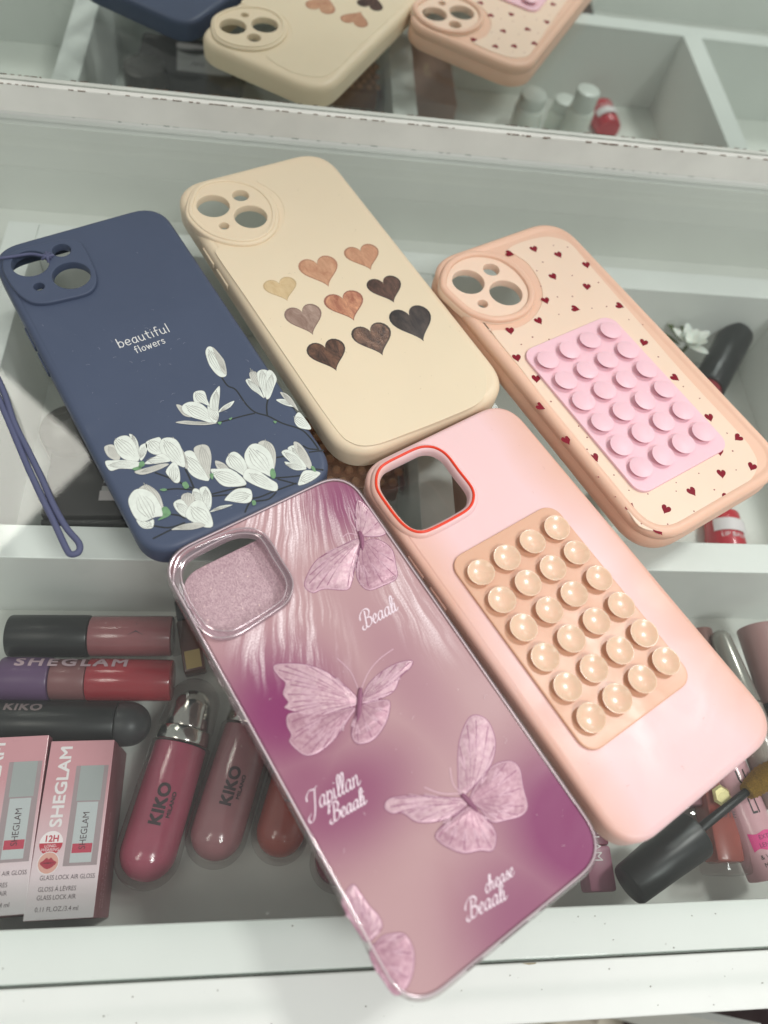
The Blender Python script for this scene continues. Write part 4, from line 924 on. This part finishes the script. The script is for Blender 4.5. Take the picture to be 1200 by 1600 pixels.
kiko((515, 1396), (600, 1090), 86, -82, M_g4, 'plum rounded lip gloss barely showing past the purple case edge', False)
# honey label item behind
o, ps, L, R = product('lip_gloss', 'clear brown lip gloss with gold label behind the silver capped glosses', 'lip gloss', (306, 1052), (288, 940), 34, -76,
    [('bottle', 0, 0.7, 1, 1, mat('brown_gloss', rgb(96, 58, 50), 0.3), ''), ('cap', 0.702, 1, .9, .9, M_black, '')], None, square=True)
bm = bmesh.new(); 
link('gold_label', box_bm(R+0.02, R+0.12, -R*.7, R*.7, 1, 9), mat('gold_label', rgb(196, 168, 110), 0.35, metal=0.4), o)
bm.free()

# ---- right side of the front compartment
M_lav = mat('lavender_pink_tube', rgb(168, 108, 130), 0.4, vary=0.1)
o, ps, L, R = product('lip_gloss', 'slim purple lip gloss tube beside the open black mascara cap', 'lip gloss', (936, 1394), (915, 1255), 40, -72,
    [('tube', 0, 0.5, 1, 1, M_lav, ''), ('neck', 0.5, 1, .98, .98, mat('dark_rose_tube', rgb(120, 66, 84), 0.4), '')], None, square=True)
bm = bmesh.new(); put_text(bm, 'SHEGLAM', 5.0, (0, 0), 0, fn=lambda X, Y: Vector((R+0.05, Y-2.0, L*0.98-X)) , sx=1.0)
link('lettering', bm, M_whiteink, o, smooth=0)
# second pale tube behind, above the mascara cap
product('lip_gloss', 'pale pink gloss tube with clear end lying behind the black mascara cap', 'lip gloss', (1082, 1300), (1040, 1120), 44, -76,
    [('bottle_end', 0, 0.2, 1, 1, M_clear, ''), ('bottle', 0.2, 0.62, .95, .95, mat('pale_mauve', rgb(178, 132, 142), 0.4), ''), ('cap', 0.622, 1, 1, 1, mat('mauve_cap', rgb(150, 98, 108), 0.4), '')], None, square=True)
# brown gloss tube with hexagon badge
o, ps, L, R = product('lip_gloss', 'terracotta lip gloss with gold hexagon emblem and clear base', 'lip gloss', (1136, 1368), (1088, 1120), 52, -72,
    [('clear_base', 0, 1.0, 1, 1, M_clear, ''), ('gloss_fill', 0.07, 0.97, .78, .78, gloss_col('terracotta', 164, 84, 74), '')], None, square=True)
hx = [(math.cos(a)*R*0.58, math.sin(a)*R*0.58) for a in [math.pi/3*i for i in range(6)]]
bm = bmesh.new(); a_ = [bm.verts.new(Vector((R+0.1, y, L*0.46+x))*MM) for x, y in hx]; b_ = [bm.verts.new(Vector((R+0.8, y*0.75, L*0.46+x*0.75))*MM) for x, y in hx]; bridge(bm, a_, b_); bm.faces.new(b_)
link('hexagon_emblem', bm, mat('pale_gold', rgb(214, 204, 150), 0.3, metal=0.5), o, smooth=0)
bm = bmesh.new(); put_text(bm, 'NOTE', 3.4, (0, 0), 0, align='CENTER', fn=lambda X, Y: Vector((R+0.05, -X*-1.0, L*0.33+Y)))
link('lettering', bm, M_darkink, o, smooth=0)
# pink mascara with big dark letters
o, ps, L, R = product('mascara_tube', 'pink mascara tube with black capitals and a magenta patch', 'mascara', (1205, 1372), (1112, 1150), 58, -70,
    [('tube', 0, 1.0, 1, 1, mat('pink_mascara_tube', rgb(206, 158, 166), 0.35, coat=0.3, vary=0.05), '')])
M_blk = mat('black_ink', rgb(28, 24, 26), 0.5)
bm = bmesh.new()
def fw_(X, Y): a = X/R; return Vector((R*1.01*math.cos(a), R*1.01*math.sin(a), Y))
put_text(bm, 'WO', 8.5, (0, L*0.80), 0, fn=fw_, align='CENTER', bold=0.0, sx=0.62)
put_text(bm, 'U', 8.5, (0, L*0.62), 0, fn=fw_, align='CENTER', bold=0.0, sx=0.8)
put_text(bm, 'LI', 9.0, (0, L*0.42), 0, fn=fw_, align='CENTER', bold=0.0, sx=0.62)
put_text(bm, '& VOLUME', 2.4, (0, L*0.13), 0, fn=fw_, align='CENTER', bold=0.0)
put_text(bm, 'MASCARA', 2.4, (0, L*0.08), 0, fn=fw_, align='CENTER', bold=0.0)
link('lettering', bm, M_blk, o, smooth=0)
M_mag = mat('magenta_patch', rgb(214, 62, 132), 0.45)
for s0, s1 in ((L*0.19, L*0.30), (L*0.94, L*0.99)):
    bm = bmesh.new()
    n_ = 12; A_ = [bm.verts.new(Vector((R*1.012*math.cos(t), R*1.012*math.sin(t), s0+0.5*math.sin(t*9)))*MM) for t in [(-0.8+1.6*i/n_) for i in range(n_+1)]]
    B_ = [bm.verts.new(Vector((R*1.012*math.cos(t), R*1.012*math.sin(t), s1+0.5*math.cos(t*7)))*MM) for t in [(-0.8+1.6*i/n_) for i in range(n_+1)]]
    for i in range(n_): bm.faces.new((A_[i], A_[i+1], B_[i+1], B_[i]))
    link('magenta_patch', bm, M_mag, o, smooth=0)
bm = bmesh.new(); fw2 = lambda X, Y: fw_(X, Y)*1.0+Vector((0.06, 0, 0))
put_text(bm, 'EXTRA', 2.3, (0, L*0.255), 0, fn=fw2, align='CENTER', bold=0.0); put_text(bm, 'LENGTH', 2.3, (0, L*0.205), 0, fn=fw2, align='CENTER', bold=0.0)
link('patch_lettering', bm, mat('plum_ink', rgb(110, 30, 80), 0.5), o, smooth=0)
# grey-silver tube and mauve tube at the right edge
product('mascara_tube', 'grey beige mascara tube leaning behind the pink one at the right', 'mascara', (1222, 1262), (1122, 985), 44, -66,
    [('tube', 0, 0.55, 1, .98, mat('greige_tube', rgb(150, 140, 132), 0.3, coat=0.3), ''), ('cap', .552, 1, .98, .62, mat('silver_grey_cap', rgb(150, 148, 140), 0.22, metal=0.5), 'r1')])
product('mascara_tube', 'dusty rose mascara tube at the far right of the front compartment', 'mascara', (1258, 1190), (1182, 980), 56, -66,
    [('tube', 0, 0.42, 1, 1, M_black, ''), ('cap', .422, 1, 1, .96, mat('dusty_rose_cap', rgb(160, 124, 122), 0.35, coat=0.2), '')])
product('lipstick_tube', 'small brown tube peeping past the pink case corner at the right', 'lipstick', (1130, 1120), (1092, 985), 34, -74,
    [('tube', 0, 1, 1, 1, mat('brown_rose_tube', rgb(120, 84, 78), 0.4), '')])
# open mascara: black cap with wand and ochre brush
A, B = at(982, 1384, -58), at(1085, 1302, -58); o = axis_empty('mascara_wand', A, B); tag(o, 'open black mascara wand with ochre brush lying over the tubes', 'mascara wand')
L = (B-A).length; dpx = Vector((103, -82)).normalized()
R0 = 7.8; R1 = 9.6
link('handle', lathe([(R0-1.2, 0), (R0-.4, .3), (R0, 1.2), (R0+.8, L*.5), (R1, L-2), (R1-.2, L-.6), (R1-1, L), (R1-2.4, L+.3), (R1-5, L+.3)], 40), M_black, o)
tipL = (at(1192, 1262, -58)-A).length
link('rod', lathe(cyl_prof(2.0, 1.7, L+.2, tipL-2, .4), 16), M_black, o)
bm = bmesh.new(); prof = []
for i in range(26):
    t = i/25; r = 4.6*math.sin(math.pi*min(1, 0.16+0.84*t))**0.6+0.3
    prof += [(max(.4, r), tipL-2+t*26), (max(.4, r*0.78), tipL-2+t*26+0.5)]
lathe(prof, 22, bm)
for v in bm.verts: v.co.x *= random.uniform(0.93, 1.07); v.co.y *= random.uniform(0.93, 1.07)
link('brush', bm, mat('ochre_bristles', rgb(176, 140, 52), 0.6, vary=0.4, vscale=1500), o)

# ---- middle row, right: flower, black capped lipstick, red balm
fl = empty('artificial_flower', at(1062, 556, -70)); tag(fl, 'small white artificial flower with green leaves beside the dotted case', 'flower')
M_petw = mat('flower_white', rgb(240, 243, 236), 0.6, sss=0.2); M_leaf = mat('flower_leaf', rgb(92, 104, 62), 0.6, vary=0.3, vscale=400)
for k in range(11):
    an = k*2.399; bm = bmesh.new(); rr_ = 5.5+k*0.75; w_ = 3.4
    el = 1.15-0.075*k
    rowp = []
    for i in range(7):
        t = i/6; cz = 10+rr_*t*math.sin(el)+1.2*t*t; cr = rr_*t*math.cos(el)+1.5*t; hw = w_*math.sin(math.pi*(0.1+0.82*t))
        rowp.append([(cr, -hw, cz+hw*.35), (cr, -hw*.4, cz), (cr, hw*.4, cz), (cr, hw, cz+hw*.35)])
    vs = [[bm.verts.new(Vector((x*math.cos(an)-y*math.sin(an), x*math.sin(an)+y*math.cos(an), z))*MM) for x, y, z in r] for r in rowp]
    for a, b in zip(vs, vs[1:]):
        for i in range(3): bm.faces.new((a[i], a[i+1], b[i+1], b[i]))
    link('petal', bm, M_petw, fl, smooth=80)
for k, (an, ll) in enumerate(((2.2, 20), (2.9, 16), (1.6, 18), (-2.6, 15))):
    bm = bmesh.new(); vs = []
    for i in range(6):
        t = i/5; hw = 2.0*math.sin(math.pi*(0.08+.9*t)); cr = 4+ll*t; z = 8+6*t
        vs.append([bm.verts.new(Vector((cr*math.cos(an)-y*math.sin(an), cr*math.sin(an)+y*math.cos(an), z+abs(y)*.4))*MM) for y in (-hw, 0, hw)])
    for a, b in zip(vs, vs[1:]):
        for i in range(2): bm.faces.new((a[i], a[i+1], b[i+1], b[i]))
    link('leaf', bm, M_leaf, fl, smooth=80)
link('stem', tube([(0, 0, 0), (0, 0, 6), (0.5, 0, 11)], 1.2, 8), M_leaf, fl)
o, ps, L, R = product('lip_gloss', 'red lip gloss with long black cap beside the white flower', 'lip gloss', (1088, 638), (1150, 524), 54, -62,
    [('bottle', 0, 0.24, .9, .9, gloss_col('crimson_gloss', 150, 26, 44), ''), ('cap', 0.242, 1, 1.0, 1.02, M_black, '')])
o, ps, L, R = product('lip_balm_tube', 'red lip balm tube with white label near the drawer divider', 'lip balm', (1136, 868), (1127, 806), 54, -84,
    [('tube', 0, 1, 1, .85, mat('red_balm_tube', rgb(200, 36, 56), 0.35, coat=.3), '')])
bm = bmesh.new()
n_ = 14; r_ = R*1.01
A_ = [bm.verts.new(Vector((r_*math.cos(t), r_*math.sin(t), L*0.42))*MM) for t in [(-1+2*i/n_) for i in range(n_+1)]]
B_ = [bm.verts.new(Vector((r_*math.cos(t), r_*math.sin(t), L*0.72))*MM) for t in [(-1+2*i/n_) for i in range(n_+1)]]
for i in range(n_): bm.faces.new((A_[i], A_[i+1], B_[i+1], B_[i]))
link('label_band', bm, M_whiteink, o, smooth=60)
bm = bmesh.new(); put_text(bm, 'LIP BALM', 3.6, (0, L*0.26), 0, align='CENTER', fn=lambda X, Y: Vector((r_*math.cos(X/r_)+.05, r_*math.sin(X/r_), Y)))
link('lettering', bm, M_whiteink, o, smooth=0)
# white jars seen in the mirror, beyond the dotted case
for i, (x, y, r_, h_) in enumerate(((168, 188, 11, 30), (194, 184, 9.5, 26), (201, 202, 9.5, 45))):
    o = empty('white_bottle', (x, y, ZF)); tag(o, ('widest white bottle showing only in the mirror under the dotted case', 'shortest white bottle, in the middle of three seen in the mirror', 'tallest white bottle, seen in the mirror beside the red balm tube')[i], 'bottle', 'white bottles seen in the mirror')
    link('bottle', lathe(cyl_prof(r_, r_, 0, h_*.7, 1.5), 28), M_petw, o); link('lid', lathe(cyl_prof(r_*.9, r_*.88, h_*.7+.1, h_, 1.2), 28), mat('white_lid', rgb(222, 226, 220), .35), o)
o = empty('makeup_jar', (88, 190, ZF)); tag(o, 'round brown lidded jar by the drawer divider, showing in the mirror', 'jar')
link('jar', lathe(cyl_prof(12, 12, 0, 18, 1.5), 28), mat('tan_jar', rgb(170, 140, 110), .4), o); link('lid', lathe(cyl_prof(12.5, 12.3, 18.1, 27, 1.5), 28), mat('brown_lid', rgb(84, 66, 56), .4), o)

# ---- middle row, left: dark palette box, other things under the cases
o = empty('powder_box', at(150, 812, -62), math.radians(2)); tag(o, 'dark cosmetic box with white printed lid under the blue case', 'cosmetic box')
zt = -62-ZF
for nm, bm, m in (('box', box_bm(-24, 44, 2, 46, -zt, 0, 1.2), mat('charcoal_carton', rgb(66, 62, 62), .5, vary=.2, vscale=20)),
                  ('front_panel', box_bm(-24, 46, -1, 1.4, -zt, -2, .4), mat('black_carton_front', rgb(48, 46, 47), .4))): link(nm, bm, m, o)
link('white_print', flat([([(0, 10), (40, 10), (40, 42), (4, 42)], .05, 0)]), mat('silver_print', rgb(190, 188, 188), .4), o, smooth=0)
bm = flat([(smoothloop([(0, 18), (8, 22), (16, 22), (26, 16), (16, 15), (8, 17)], 5), .1, 0), ([(0, 9.9), (40, 9.9), (40, 15), (0, 15)], .08, 1)])
put_text(bm, 'WI', 7, (12, 30), 0, .12, 0)
link('print_marks', bm, [mat('dark_print', rgb(80, 76, 76), .5), mat('pale_print', rgb(216, 208, 210), .4)], o, smooth=0)
o = empty('cosmetic_bottle', at(118, 690, -70)); tag(o, 'dark round topped bottle behind the boxed powder near the strap', 'bottle')
link('bottle', lathe(cyl_prof(14, 14, -26, 12, 2, False, False), 36), mat('dark_grey_bottle', rgb(84, 80, 76), .3), o)
# quilted brown compact glimpsed between the cases
o = empty('compact', at(545, 745, -55)); tag(o, 'brown compact with a grid of raised dots between three cases', 'compact')
M_tan = mat('tan_compact', rgb(150, 100, 74), .4); link('case', box_bm(-30, 24, -6, 34, -12, 0, 1.5), M_tan, o)
first = None
for i in range(9):
    for j in range(6):
        if first is None: ob = first = link('raised_dot', lathe([(2.2, 0), (2.1, .8), (1.5, 1.6), (.4, 1.9)], 14), mat('rose_gold_dots', rgb(206, 150, 118), .3, metal=.3), o)
        else: ob = first.copy(); COL.objects.link(ob); ob.parent = o
        ob.location = Vector((-27+i*6+(j % 2)*3, -2.5+j*6, 0))*MM
# things seen through the pink case's camera opening
TXO = at(722, 722, -58)
o = empty('cosmetic_carton', (76, 150, ZF), 0); tag(o, 'mauve brown carton with pale lettering beneath the camera opening of the pink case', 'cosmetic box')
link('carton', box_bm(0, 30, 0, 75, 0, 38, .5), mat('mauve_brown_carton', rgb(172, 142, 130), .45, vary=.06), o)
bm = bmesh.new(); put_text(bm, 'OLAN', 6.5, (TXO[0]-76, TXO[1]-150), -math.pi/2, 38.05, sx=.9)
link('lettering', bm, mat('pale_gold_ink', rgb(214, 196, 160), .4), o, smooth=0)
product('lip_gloss', 'clear gloss vial with pale cap seen through the pink case camera opening', 'lip gloss', (632, 768), (628, 690), 22, -70,
    [('bottle', 0, .6, 1, 1, M_clear, ''), ('gloss_fill', .05, .58, .7, .7, mat('pale_rose_fill', rgb(190, 150, 146), .3), ''), ('cap', .6, 1, .9, .9, M_whiteink, '')])

# ---- bits visible below the drawer face at the bottom right
o = tag(link('white_post', box_bm(225, 240, -66, -54, -400, -171, .5), M_white, smooth=0), 'white upright post below the counter at the lower right', 'post')
o = tag(link('dark_carton', box_bm(262, 330, -90, -52, -400, -200, .5), mat('dark_plum_carton', rgb(60, 40, 48), .5), smooth=0), 'dark plum carton below the counter edge at the lower right', 'carton')
# specks and scuffs on the drawer front
bm = bmesh.new()
for i in range(60):
    x, y = random.uniform(-120, 220), random.uniform(-31, -1)
    if -16.2 < y < -14: continue
    rr_ = random.uniform(0.08, 0.28)
    flat([([(x+rr_*random.uniform(.5, 1.4)*math.cos(a)*1.2, y+rr_*random.uniform(.5, 1.2)*math.sin(a)) for a in [math.pi/3*k for k in range(6)]], ZD+0.24 if y < -15 else ZD+0.03, 0)], bm)
x = -90
while x < 230:
    l = random.uniform(.5, 6)
    if random.random() < .25: flat([([(x, -15.7), (x+l*.5, -16.3), (x+l, -16.1), (x+l*1.1, -15.7)], ZD+0.23, 1)], bm)
    x += l+random.uniform(2, 14)
o = link('dust', bm, [mat('grime', rgb(90, 80, 62), .8), mat('chipped_edge', rgb(150, 138, 112), .8)], smooth=0); o.parent = cab; o.matrix_parent_inverse = Matrix.Translation(-Vector((60, 140, ZF))*MM)
o['kind'] = 'stuff'
# dust on the glass and cases
bm = bmesh.new()
for i in range(260):
    x, y = random.uniform(-150, 260), random.uniform(-10, 345); r_ = random.uniform(.05, .14)
    flat([([(x+r_*math.cos(a), y+r_*math.sin(a)) for a in [math.pi/2.5*k for k in range(5)]], 0.02, 0)], bm)
o = link('glass_dust', bm, mat('pale_dust', rgb(226, 224, 216), .8), gl, smooth=0); o['kind'] = 'stuff'

# lint and tiny scuffs on the silicone backs
def lint(c, n, z, col, nm):
    bm = bmesh.new(); k = 0
    while k < n:
        x, y = random.uniform(-c.w/2+4, c.w/2-4), random.uniform(-c.h/2+5, c.h/2-8)
        if x < 8 and y > c.h/2-48: continue
        k += 1; a = random.uniform(0, 3.14)
        if random.random() < 0.25:
            l = random.uniform(.5, 1.6); q = [(x, y), (x+l*.5*math.cos(a), y+l*.5*math.sin(a)), (x+l*math.cos(a+.5), y+l*math.sin(a+.5))]
            ribbon(bm, smoothloop(q, 4, False), 0.09, z, 0, caps=False)
        else:
            r_ = random.uniform(.06, .15); flat([([(x+r_*math.cos(t), y+r_*math.sin(t)*.7) for t in [math.pi/3*i for i in range(6)]], z, 0)], bm)
    o = c.part('lint', bm, mat(nm, col, .9), smooth=0); o['kind'] = 'stuff'
lint(c1, 70, 11.4, rgb(150, 156, 170), 'pale_lint'); lint(c2, 60, 11.85, rgb(168, 150, 120), 'brown_lint'); lint(c4, 45, 11.05, rgb(196, 150, 140), 'rosy_lint'); lint(c5, 60, 10.6, rgb(226, 205, 212), 'light_lint')
